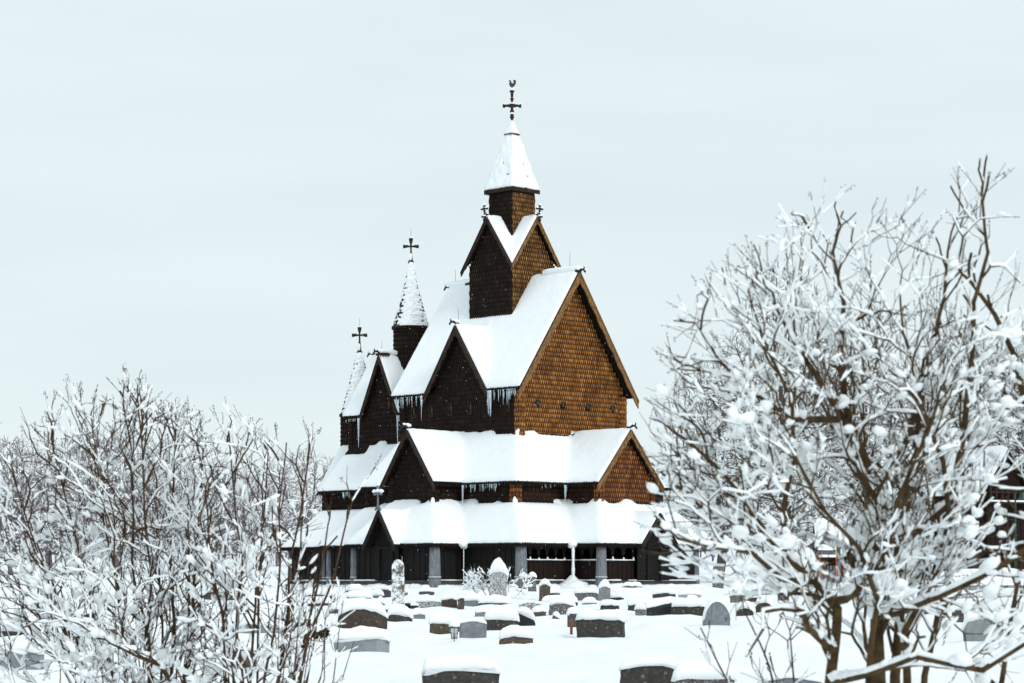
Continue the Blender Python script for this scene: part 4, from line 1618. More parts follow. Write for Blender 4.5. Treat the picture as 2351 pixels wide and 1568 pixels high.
STONES = [
    # middle left of the church foreground
    (A(1290), A(2080), Y_(1225), 1592, Y_(1120), 'wavy', 'mossy', 'wide mossy black gravestone with wavy top at the bottom centre, nearest the viewer'),
    (A(360), A(935), Y_(905), 1497, Y_(815), 'hollow', 'granite', 'light grey rough granite gravestone with sagging top edge'),
    (A(390), A(895), Y_(612), 1442, Y_(505), 'arch', 'darkbrown', 'broad arched dark brown gravestone with thick snow hood behind the light granite one'),
    (A(900), A(1165), Y_(655), 1430, Y_(582), 'rock', 'mossy', 'rugged dark gravestone half drifted in, right of the broad arched one'),
    (A(1160), A(1310), Y_(665), 1421, Y_(625), 'lowarch', 'grey', 'low pale grey gravestone peeking out between two snow covered rows'),
    (A(1345), A(1660), Y_(760), 1457, Y_(665), 'flat', 'brown', 'rough brown gravestone behind the grave lantern'),
    (A(1660), A(1942), Y_(740), 1464, Y_(725), 'tallarch', 'grey', 'smooth blue grey gravestone right beside the grave lantern'),
    (A(1925), A(2275), Y_(720), 1448, Y_(610), 'flat', 'mossy', 'dark lichen spotted gravestone behind the smooth blue grey one'),
    (B_(0), B_(340), Y_(895), 1491, Y_(785), 'lowarch', 'brown', 'squat brown gravestone with pale lichen spots under a round snow cushion'),
    (B_(180), B_(370), Y_(645), 1438, Y_(590), 'sail', 'black', 'polished black sail shaped gravestone with a curved right edge'),
    (B_(800), B_(1300), Y_(712), 1464, Y_(622), 'peak', 'mossy', 'wide dark stained gravestone with slightly peaked top, right of centre'),
    (B_(705), B_(812), Y_(657), 1440, Y_(580), 'flat', 'darkgrey', 'dark grey slab half hidden behind the wide peaked gravestone'),
    (1614.7, 1677, 1380, 1437, 1374, 'fullarch', 'slate', 'blue grey slate gravestone with a rounded arch top and a snow rim'),
    (B_(1775), B_(2150), Y_(580), 1418, Y_(515), 'flat', 'mossy', 'long dark lichened gravestone just left of the slate arch'),
    (B_(1525), B_(1790), Y_(540), 1413, Y_(490), 'slant', 'black', 'slanted polished black gravestone with a snow ridge on top'),
    (B_(1330), B_(1560), Y_(560), 1403, Y_(505), 'lowarch', 'mossy', 'low gravestone nearly buried in snow, left of the slanted black one'),
    (B_(1055), B_(1245), Y_(572), 1401, Y_(522), 'flat', 'mossy', 'small dark speckled gravestone behind the wide peaked one'),
    (B_(500), B_(775), Y_(545), 1406, Y_(522), 'arch', 'dusty', 'arched speckled gravestone leaning over a little under thin snow'),
    (B_(190), B_(460), Y_(545), 1403, Y_(528), 'arch', 'dusted', 'snow dusted arched gravestone in the middle of the yard'),
    (A(1870), A(2200), Y_(548), 1396, Y_(492), 'flat', 'black', 'black slab gravestone in front of the tall upright stone'),
    (B_(440), B_(810), Y_(537), 1391, Y_(478), 'flat', 'mossy', 'long low gravestone with a snow loaf, right of the brown round topped one'),
    (B_(780), B_(1027), Y_(442), 1379, Y_(398), 'flat', 'dusty', 'wide speckled brown gravestone in the back row'),
    (B_(1027), B_(1145), Y_(377), 1378, Y_(322), 'tallarch', 'grey', 'upright blue grey gravestone with rounded snow hat in the back row'),
    (B_(402), B_(515), Y_(352), 1381, Y_(297), 'tallarch', 'brown', 'tall round topped brown gravestone with snow stuck to its rim'),
    (B_(297), B_(382), Y_(268), 1362, Y_(230), 'pointed', 'dusty', 'narrow grey brown gravestone with pointed top near the gallery'),
    (B_(190), B_(275), Y_(283), 1352, Y_(240), 'tallarch', 'dusty', 'small round topped gravestone half hidden in the frosted shrub'),
    (B_(520), B_(630), Y_(442), 1368, Y_(402), 'flat', 'mossy', 'small dark stone block right of the round topped brown gravestone'),
    (B_(1150), B_(1490), Y_(430), 1359, Y_(387), 'flat', 'dusted', 'long snow topped gravestone close to the church wall on the right'),
    (B_(1270), B_(1480), Y_(372), 1351, Y_(340), 'arch', 'dusty', 'arched gravestone under a curved snow band nearest the church wall'),
    (B_(1062), B_(1290), Y_(486), 1378, Y_(440), 'flat', 'mossy', 'low gravestone right of the upright blue grey one'),
    (B_(1310), B_(1560), Y_(498), 1380, Y_(440), 'shoulder', 'darkgrey', 'low shouldered gravestone with a small round head'),
    (B_(1600), B_(1840), Y_(443), 1377, Y_(405), 'lowarch', 'darkbrown', 'low arched dark brown gravestone behind the slanted black one'),
    (B_(1865), B_(2100), Y_(457), 1373, Y_(420), 'lowarch', 'dusted', 'low gravestone dusted with snow, left of the tall lichened slab'),
    (B_(2215), B_(2330), Y_(170), 1353, None, 'flat', 'dusty', 'tall narrow slab spotted with lichen right of the church'),
    (B_(500), B_(570), Y_(675), 1421, Y_(640), 'slantl', 'darkgrey', 'small tilted dark stone in a snow hollow'),
    (A(970), A(1098), Y_(100), 1389, None, 'tallarch', 'reddish', 'tall rough reddish standing stone plastered with snow'),
    (A(1975), A(2155), Y_(225), 1371, Y_(90), 'tallarch', 'dusted', 'tall upright gravestone with a high snow hat among twiggy shrubs'),
    (A(490), A(655), Y_(415), 1362, Y_(372), 'flat', 'darkgrey', 'dark slab gravestone by the left gallery pillar'),
    (A(490), A(750), Y_(490), 1374, Y_(432), 'flat', 'dusty', 'low gravestone with a stepped snow loaf left of the standing stone'),
    (A(752), A(867), Y_(462), 1374, Y_(418), 'flat', 'dusty', 'speckled square stone block beside the stepped snow loaf'),
    (A(755), A(945), Y_(407), 1372, Y_(374), 'flat', 'darkgrey', 'grey slab gravestone directly left of the reddish standing stone'),
    (A(800), A(877), Y_(540), 1391, Y_(500), 'rock', 'grey', 'small pale rough stone below the reddish standing stone'),
    (A(1095), A(1200), Y_(550), 1392, Y_(520), 'flat', 'black', 'small black stone right of the reddish standing stone'),
    (A(1150), A(1232), Y_(573), 1397, Y_(558), 'pointed', 'black', 'tiny black gable shaped grave marker'),
    (A(1200), A(1495), Y_(533), 1398, Y_(500), 'lowarch', 'dusted', 'arched gravestone coated with frost left of the brown speckled one'),
    (A(1480), A(1648), Y_(502), 1393, Y_(462), 'lowarch', 'darkbrown', 'brown speckled gravestone with an arched top'),
    (A(1648), A(1712), Y_(495), 1398, Y_(455), 'flat', 'brown', 'narrow brown gravestone touching a paler grey one'),
    (A(1715), A(1872), Y_(520), 1399, Y_(470), 'flat', 'grey', 'pale grey gravestone left of the black slab'),
    (A(80), A(330), Y_(547), 1391, Y_(497), 'lowarch', 'brown', 'low brown gravestone with a loaf of snow at the edge of the left shrub'),
    (A(60), A(347), Y_(460), 1382, Y_(415), 'flat', 'darkgrey', 'long dark grey gravestone near the left end of the church'),
    (A(395), A(482), Y_(562), 1391, Y_(535), 'flat', 'mossy', 'small dark stone sunk in snow left of the broad arched gravestone'),
    (A(288), A(415), Y_(603), 1410, Y_(545), 'arch', 'darkgrey', 'dark rounded gravestone leaning left under a snow mound'),
    (626, 708, 1418, 1442, 1400, 'flat', 'mossy', 'black lichened gravestone with flat top behind the left shrub'),
    (542.6, 657.5, 1432, 1458, 1418, 'rock', 'granite', 'blue grey rough boulder gravestone behind the right part of the left shrub'),
    (509, 605, 1489, 1536, 1478, 'tallarch', 'brown', 'brown gravestone with rounded corners seen through the left shrub stems'),
    (-8, 99, 1491, 1537, 1470, 'lowarch', 'granite', 'large grey granite gravestone at the left edge of the picture'),
    (-30, 52, 1443, 1464, 1425, 'flat', 'mossy', 'dark snow speckled gravestone at the left edge behind the granite one'),
    (240, 312, 1438, 1480, 1425, 'wavy', 'brown', 'reddish brown gravestone in the middle of the left shrub stems'),
    (171, 237, 1409, 1421, 1398, 'flat', 'darkgrey', 'low grey slab behind the left shrub'),
    (96, 114, 1341, 1381, 1333, 'flat', 'grey', 'tall narrow grey stone far behind the left shrub'),
    (468, 546, 1357, 1378, 1342, 'rock', 'darkgrey', 'long dark stone in the back row left of the church'),
    (558, 589, 1349, 1358, 1341, 'flat', 'dusty', 'small grey stone at the far left end of the back row'),
    (554, 617, 1401, 1415, 1388, 'rock', 'mossy', 'row of rough dark stone above the boulder gravestone'),
    (1676, 1716, 1365, 1384, 1352, 'flat', 'dusty', 'speckled grey brown gravestone right of the slate arch'),
    (1716, 1755, 1366, 1380, 1354, 'slant', 'brown', 'small reddish stone next to the speckled one right of the slate arch'),
    (1728, 1762, 1351, 1365, 1344, 'flat', 'dusted', 'small snow flecked stone in the back row right of the church'),
    (1735, 1773, 1381, 1408, 1366, 'arch', 'darkbrown', 'dark arched gravestone behind the thick limb of the right tree'),
    (1786, 1812, 1365, 1379, 1352, 'flat', 'dusty', 'little speckled stone right of the dark arched one'),
    (B_(1240), B_(1915), Y_(1190), 1598, Y_(1130), 'lowarch', 'mossy', 'large dark arched gravestone cut off by the bottom edge, right of centre'),
    (1547, 1684, 1556, 1612, 1524, 'flat', 'dusty', 'flat grey gravestone under a deep snow loaf at the bottom edge'),
    (1745, 1891, 1554, 1612, 1547, 'lowarch', 'grey', 'smooth grey arched gravestone at the bottom edge behind the right tree'),
    (2216, 2314, 1416, 1474, 1398, 'rock', 'granite', 'rough pale grey gravestone with a pointed foot behind the right tree'),
    (2188, 2214, 1399, 1428, 1385, 'flat', 'darkgrey', 'dark stone left of the rough pale one behind the right tree'),
    (1983, 2014, 1387, 1409, 1375, 'rock', 'mossy', 'dark stone with a round snow cap behind the thick trunks of the right tree'),
    (2258, 2310, 1558, 1612, 1548, 'rock', 'mossy', 'dark jagged stone at the bottom right corner'),
    (A(430), A(560), Y_(640), 1419, Y_(590), 'rock', 'brown', 'small rugged brown stone just behind the left shoulder of the broad arched gravestone'),
    (A(1010), A(1130), Y_(440), 1370, Y_(405), 'flat', 'dusty', 'low speckled stone right of the reddish standing stone, near the church'),
    (A(1240), A(1400), Y_(425), 1366, Y_(395), 'lowarch', 'darkgrey', 'low dark arched stone between the standing stone and the frosted shrub'),
    (B_(340), B_(480), Y_(640), 1417, Y_(600), 'flat', 'brown', 'low brown stone with a flat snow slab right of the polished sail shaped one'),
    (B_(560), B_(700), Y_(600), 1409, Y_(560), 'rock', 'darkbrown', 'small dark rounded stone left of the dark grey slab'),
    (B_(860), B_(1010), Y_(540), 1394, Y_(505), 'lowarch', 'darkgrey', 'low dark stone right behind the wide peaked gravestone'),
    (B_(640), B_(740), Y_(480), 1376, Y_(450), 'flat', 'grey', 'tiny pale grey stone left of the wide speckled brown gravestone'),
    (B_(1420), B_(1530), Y_(610), 1412, Y_(570), 'flat', 'dusty', 'small speckled stone left of the slanted polished black gravestone'),
    (B_(1950), B_(2080), Y_(500), 1384, Y_(470), 'rock', 'darkbrown', 'small brown stone just above the long dark lichened gravestone'),
    (735, 770, 1362, 1376, 1352, 'lowarch', 'darkgrey', 'small dark arched stone in front of the left gallery wall'),
    (770, 800, 1384, 1398, 1374, 'flat', 'brown', 'small brown stone above the dark rounded leaning one'),
    (1690, 1730, 1394, 1414, 1384, 'rock', 'mossy', 'mossy small boulder immediately right of the slate arch'),
    (845, 905, 1398, 1408, 1390, 'flat', 'mossy', 'long low dark stone behind the broad arched gravestone, right of its snow hood'),
    (1090, 1120, 1404, 1416, 1397, 'pointed', 'grey', 'small pointed grey stone above the dark lichen spotted gravestone'),
    (1860, 1890, 1372, 1392, 1360, 'flat', 'dusted', 'snowy block shaped stone seen left of the right tree trunk'),
]
for row in STONES:
    tl = 0
    if 'leaning' in row[7]:
        tl = .09
    if 'tilted' in row[7]:
        tl = .3
    headstone(*row, tilt=tl)


def thing_stake(X, ytop, ybot, rad, mats, name, label, cat, lean=0, d=None):
    dd = d or d_of(ybot, X)
    c = W(X, ybot, dd)
    h = (ybot - ytop) / F * dd
    root = empty(name, (c.x, dd, c.z))
    tag(root, label, cat)
    n = len(mats)
    for k, m in enumerate(mats):
        mb = MB()
        mb.tube([(lean * (k / n) * h, 0, -.2 if k == 0 else h * k / n), (lean * ((k + 1) / n) * h, 0, h * (k + 1) / n)], rad * (1 - .1 * k), 8)
        mb.build('pole' if k == 0 else 'band', m, root, True)
    return root


thing_stake(B_(745), Y_(715), Y_(880), .035, [simple('rusty_stake', (.10, .04, .02), (.25, .12, .06))], 'marker_stake', 'thin rusty stake standing in snow left of the wide peaked gravestone', 'stake')

# grave lantern
dd = 53.5
c = W(1043, 1470, dd)
SPOTS.append((c.x, dd, c.z, .15))
make_ground()
px = dd / F
ln = empty('grave_lantern', (c.x, dd, c.z))
tag(ln, 'black metal grave lantern with glass panes and a thick snow hat', 'lantern')
mb = MB()
mb.tube([(0, 0, -.25), (0, 0, .05)], .012, 6)
mb.build('pole', METAL, ln)
mb = MB()
b0, b1, zl, zh = 6 * px, 9.6 * px, .05, 29 * px
cs = [(1, 1), (-1, 1), (-1, -1), (1, -1)]
for i in range(4):
    a, b = cs[i]
    a2, b2 = cs[(i + 1) % 4]
    mb.tube([(a * b0, b * b0, zl), (a * b1, b * b1, zh)], .008, 5)
    mb.tube([(a * b0, b * b0, zl), (a2 * b0, b2 * b0, zl)], .010, 5)
    mb.tube([(a * b1, b * b1, zh), (a2 * b1, b2 * b1, zh)], .010, 5)
    m_ = (b0 + b1) / 2
    mb.tube([(a * m_, b * m_, (zl + zh) / 2), (a2 * m_, b2 * m_, (zl + zh) / 2)], .005, 5)
    mb.tube([((a + a2) / 2 * b0, (b + b2) / 2 * b0, zl), ((a + a2) / 2 * b1, (b + b2) / 2 * b1, zh)], .005, 5)
    mb.tube([(a * b0, b * b0, zl), (a * b0 * .9, b * b0 * .9, zl - .03)], .008, 5)
mb.box(-b0, b0, -b0, b0, zl - .012, zl - .002)
mb.build('frame', METAL, ln)
GL, n_, l_, b_ = newmat('lantern_glass')
b_.inputs['Base Color'].default_value = (.75, .8, .85, 1)
b_.inputs['Transmission Weight'].default_value = .85
b_.inputs['Roughness'].default_value = .1
mb = MB()
for i in range(4):
    a, b = cs[i]
    a2, b2 = cs[(i + 1) % 4]
    q = .95
    mb.add([(a * b0 * q, b * b0 * q, zl), (a2 * b0 * q, b2 * b0 * q, zl), (a2 * b1 * q, b2 * b1 * q, zh), (a * b1 * q, b * b1 * q, zh)], [(0, 1, 2, 3)])
mb.build('pane', GL, ln)
mb = MB()
mb.lathe((0, 0, zl), [(0, .03), (.09, .03), (.1, .012)], 10)
mb.build('candle', simple('candle_wax', (.4, .38, .34), (.5, .48, .44), 8, .5, 0), ln, True)
mb = MB()
mb.lathe((0, 0, zh), [(0, b1 * 1.6), (.03, b1 * 1.3), (.09, b1 * .4)], 4, PI / 4)
lr = mb.build('lid', METAL, ln)
mb = MB()
mb.blob((0, 0, zh + .075), (b1 * 1.45, b1 * 1.45, .10), 12, 8, 3, .15)
mb.build('snow_cap', SNOW, lr, True)


# ==================================================================== SHRUBS AND TREES
def colonize(attr, nodes, par, step, infl, kill, iters, bias=Vector((0, 0, .12)), rg=None, seed=0, hub=None, out=0.0, wob=.11, mom=.6):
    rg = rg or np.random.default_rng(seed)
    nodes = [np.array(p, float) for p in nodes]
    par = list(par)
    attr = np.array(attr, float)
    P = np.array(nodes)
    N = len(attr)
    bd = np.full(N, 1e9)
    bi = np.zeros(N, int)
    for s0 in range(0, len(P), 200):
        D = np.linalg.norm(attr[:, None, :] - P[None, s0:s0 + 200, :], axis=2)
        j = D.argmin(1)
        dm = D[np.arange(N), j]
        u = dm < bd
        bd[u] = dm[u]
        bi[u] = j[u] + s0
    alive = bd > kill
    b_ = np.array(bias)
    nch = {}
    for it in range(iters):
        act = np.where(alive & (bd < infl))[0]
        if len(act) == 0:
            infl *= 1.4
            if infl > 50:
                break
            act = np.where(alive & (bd < infl))[0]
            if len(act) == 0:
                break
        dirs = {}
        ids = bi[act]
        PP = np.array(nodes)
        v = attr[act] - PP[ids]
        v /= np.linalg.norm(v, axis=1)[:, None] + 1e-9
        uid, inv = np.unique(ids, return_inverse=True)
        S = np.zeros((len(uid), 3))
        np.add.at(S, inv, v)
        S /= np.linalg.norm(S, axis=1)[:, None] + 1e-9
        S += b_ + rg.normal(0, wob, S.shape)
        if hub is not None:
            o_ = PP[uid] - hub
            S += out * o_ / (np.linalg.norm(o_, axis=1)[:, None] + 1e-9)
        # momentum from the parent segment
        for q, u in enumerate(uid):
            p = par[u]
            if p >= 0:
                t = PP[u] - PP[p]
                S[q] += mom * t / (np.linalg.norm(t) + 1e-9)
        S /= np.linalg.norm(S, axis=1)[:, None] + 1e-9
        new = []
        for q, u in enumerate(uid):
            if nch.get(u, 0) >= 3:
                # retire the attractors that keep asking this node
                a = act[ids == u]
                alive[a] = False
                continue
            nch[u] = nch.get(u, 0) + 1
            new.append(PP[u] + S[q] * step)
            par.append(int(u))
        if not new:
            continue
        base = len(nodes)
        nodes.extend(new)
        NP = np.array(new)
        al = np.where(alive)[0]
        if len(al) == 0:
            break
        D = np.linalg.norm(attr[al][:, None, :] - NP[None, :, :], axis=2)
        j = D.argmin(1)
        dm = D[np.arange(len(al)), j]
        u = dm < bd[al]
        bd[al[u]] = dm[u]
        bi[al[u]] = j[u] + base
        alive &= ~(bd < kill)
    return np.array(nodes), np.array(par)


def radii(P, par, tip, expo, given=None, cap=None):
    n = len(P)
    acc = np.zeros(n)
    nc = np.zeros(n, int)
    for i in range(n):
        if par[i] >= 0:
            nc[par[i]] += 1
    for i in range(n - 1, -1, -1):
        if nc[i] == 0:
            acc[i] = tip ** expo
        if par[i] >= 0:
            acc[par[i]] += acc[i]
    r = acc ** (1 / expo)
    if cap:
        r = np.minimum(r, cap)
    if given is not None:
        m = given > 0
        r[:len(given)][m] = np.maximum(given[m], r[:len(given)][m] * .6)
    return r, nc


def tubes(P, par, r, k=5):
    """one frustum per parent-child segment, welded at shared rings per node"""
    idx = np.where(par >= 0)[0]
    a, b = P[par[idx]], P[idx]
    ra, rb = r[par[idx]], r[idx]
    ra = np.minimum(ra, rb * 1.35 + .0008)
    d = b - a
    L = np.linalg.norm(d, axis=1)[:, None] + 1e-9
    d = d / L
    up = np.where(np.abs(d[:, 2:3]) < .9, np.array([[0, 0, 1.0]]), np.array([[0, 1.0, 0]]))
    u = np.cross(d, up)
    u /= np.linalg.norm(u, axis=1)[:, None]
    v = np.cross(u, d)
    a = a - d * (ra * .35)[:, None]
    b = b + d * (rb * .35)[:, None]
    n = len(idx)
    V = np.zeros((n, 2, k, 3))
    for i in range(k):
        c, s_ = math.cos(2 * PI * i / k), math.sin(2 * PI * i / k)
        o = u * c + v * s_
        V[:, 0, i] = a + o * ra[:, None]
        V[:, 1, i] = b + o * rb[:, None]
    base = (np.arange(n) * 2 * k)[:, None, None]
    q = np.array([[i, (i + 1) % k, (i + 1) % k + k, i + k] for i in range(k)])[None]
    return V.reshape(-1, 3), (base + q).reshape(-1, 4)


# unit low poly blob
def _unit(n, m):
    vs = []
    for k in range(m + 1):
        th = PI * k / m
        for i in range(n):
            a = 2 * PI * (i + .5 * (k % 2)) / n
            vs.append((math.sin(th) * math.cos(a), math.sin(th) * math.sin(a), math.cos(th)))
    fs = []
    for k in range(m):
        for i in range(n):
            j = (i + 1) % n
            fs.append((k * n + i, (k + 1) * n + i, (k + 1) * n + j, k * n + j))
    return np.array(vs), np.array(fs)


def blobs(C, axis, la, lb, lc, rg, n=8, m=5, lump=.3):
    """C centres; axis unit directions of long axis la; lb sideways; lc vertical"""
    U, Q = _unit(n, m)
    N = len(C)
    up = np.array([[0, 0, 1.0]])
    side = np.cross(axis, up)
    sl_ = np.linalg.norm(side, axis=1)[:, None]
    side = np.where(sl_ > .05, side / np.maximum(sl_, 1e-6), np.array([[1.0, 0, 0]]))
    w_ = np.cross(side, axis)
    V = (U[None, :, 0:1] * (axis * la[:, None])[:, None, :] + U[None, :, 1:2] * (side * lb[:, None])[:, None, :] + U[None, :, 2:3] * (w_ * lc[:, None])[:, None, :])
    V = V + C[:, None, :]
    s_ = 1.0 / max(np.mean(lb), 1e-4)
    nn = vn(V[..., 0] * s_ * .9, V[..., 1] * s_ * .9, V[..., 2] * s_ * .9, 4)
    V = C[:, None, :] + (V - C[:, None, :]) * (1 + lump * 2 * (nn - .5))[..., None]
    Qs = (np.arange(N) * len(U))[:, None, None] + Q[None]
    return V.reshape(-1, 3), Qs.reshape(-1, 4)


def snow_ridge(P, par, r, rg, keep=.6, th=.0045, hmin=.30, k=5, seed=3, freq=2.5, tip=0):
    """thin continuous ridges of snow lying along the tops of the branches"""
    idx = np.where(par >= 0)[0]
    a, b = P[par[idx]], P[idx]
    d = b - a
    L = np.linalg.norm(d, axis=1)
    d = d / (L[:, None] + 1e-9)
    hor = np.sqrt(np.clip(1 - d[:, 2] ** 2, 0, 1))
    nodeh = np.zeros(len(P))
    cnt = np.zeros(len(P))
    np.add.at(nodeh, idx, hor)
    np.add.at(cnt, idx, 1)
    np.add.at(nodeh, par[idx], hor)
    np.add.at(cnt, par[idx], 1)
    nodeh /= np.maximum(cnt, 1)
    nn = fbm(P[:, 0] * freq, P[:, 1] * freq, P[:, 2] * freq, seed, 2)
    n2 = vn(P[:, 0] * freq * 9, P[:, 1] * freq * 9, P[:, 2] * freq * 9, seed + 5)
    R_ = (r * .62 + th * (.4 + 1.9 * n2)) * (.45 + .75 * nodeh)
    thr = np.quantile(nn, 1 - keep)
    zq = np.clip((P[idx][:, 2] - P[:, 2].min()) / (P[:, 2].max() - P[:, 2].min()), 0, 1)
    thin_ = r[idx] < tip * 1.35
    th2 = np.quantile(nn, .80)
    m = (hor > hmin + .25 * zq) & np.where(thin_, nn[idx] > th2 + .04 * zq, nn[idx] > thr)
    ia, ib = par[idx][m], idx[m]
    up = r * .55 + R_ * .45
    a = P[ia].copy()
    b = P[ib].copy()
    a[:, 2] += up[ia]
    b[:, 2] += up[ib]
    P2 = np.empty((2 * len(ia), 3))
    P2[0::2] = a
    P2[1::2] = b
    pr2 = np.full(2 * len(ia), -1)
    pr2[1::2] = np.arange(0, 2 * len(ia), 2)
    r2 = np.empty(2 * len(ia))
    r2[0::2] = R_[ia]
    r2[1::2] = R_[ib]
    return tubes(P2, pr2, r2, k)


def snow_on(P, par, r, nc, rg, load=.5, t0=.008, t1=.045, freq=3.0, maxr=.09, seed=5, n=8, m=5):
    idx = np.where(par >= 0)[0]
    a, b = P[par[idx]], P[idx]
    d = b - a
    L = np.linalg.norm(d, axis=1)
    d = d / (L[:, None] + 1e-9)
    hor = np.sqrt(np.clip(1 - d[:, 2] ** 2, 0, 1))
    mid = (a + b) / 2
    nz1 = fbm(mid[:, 0] * freq, mid[:, 1] * freq, mid[:, 2] * freq, seed, 2)
    nz2 = vn(mid[:, 0] * freq * 5, mid[:, 1] * freq * 5, mid[:, 2] * freq * 5, seed + 3)
    rr = r[idx]
    fork = (nc[par[idx]] >= 2).astype(float)
    sc_ = (nz1 * .62 + nz2 * .38) + .18 * hor + .20 * fork
    th = np.quantile(sc_, 1 - load)
    k = sc_ > th
    q = np.clip((sc_[k] - th) / .22, 0, 1)
    rad = t0 + (t1 - t0) * q * (.35 + .65 * hor[k]) * rg.uniform(.7, 1.25, k.sum()) + rr[k] * .75
    rad = np.minimum(rad, maxr)
    zr_ = np.clip((mid[k][:, 2] - np.quantile(mid[:, 2], .02)) / (np.quantile(mid[:, 2], .98) - np.quantile(mid[:, 2], .02) + 1e-6), 0, 1)
    rad = rad * (1.12 - .42 * zr_)
    la = np.maximum(L[k] * .75, rad * rg.uniform(.8, 1.5, k.sum()))
    c = mid[k].copy()
    c[:, 2] += (rr[k] * .6 + rad * .55)
    return blobs(c, d[k], la, rad, rad * rg.uniform(.7, 1.0, k.sum()), rg, n, m)


def inpoly(px, py, poly):
    x, y = px, py
    ins = np.zeros(len(px), bool)
    n = len(poly)
    for i in range(n):
        x1, y1 = poly[i]
        x2, y2 = poly[(i + 1) % n]
        c = ((y1 > y) != (y2 > y)) & (x < (x2 - x1) * (y - y1) / ((y2 - y1) if y2 != y1 else 1e-9) + x1)
        ins ^= c
    return ins


def guides_to_nodes(guides, d0, step, rg):
    """guide: list of (X, Y, depth offset), r0, r1, (attach guide, index)"""
    nodes, par, gr = [], [], []
    ends = []
    for gi, (pts, r0, r1, att) in enumerate(guides):
        W3 = [np.array(W(p[0], p[1], d0)) + np.array([0, p[2], 0]) for p in pts]
        prev = -1
        if att is not None:
            # nearest existing node to the first point
            D = np.linalg.norm(np.array(nodes) - W3[0][None], axis=1)
            prev = int(D.argmin())
            W3[0] = nodes[prev]
        tot = sum(np.linalg.norm(W3[i + 1] - W3[i]) for i in range(len(W3) - 1))
        run = 0
        first = True
        for i in range(len(W3) - 1):
            L = np.linalg.norm(W3[i + 1] - W3[i])
            m = max(1, int(L / step))
            for k in range(0 if first and prev < 0 else 1, m + 1):
                f = k / m
                p = W3[i] * (1 - f) + W3[i + 1] * f
                wob = (np.array([vn(run * 2 + f * L * 2, gi * 3.3), vn(run * 2 + f * L * 2, gi * 3.3 + 50), 0.5]) - .5) * min(.11, step * 2.2)
                nodes.append(p + wob)
                par.append(prev)
                gr.append(r0 + (r1 - r0) * min(1, (run + f * L) / tot))
                prev = len(nodes) - 1
                first = False
            run += L
    return nodes, par, np.array(gr)


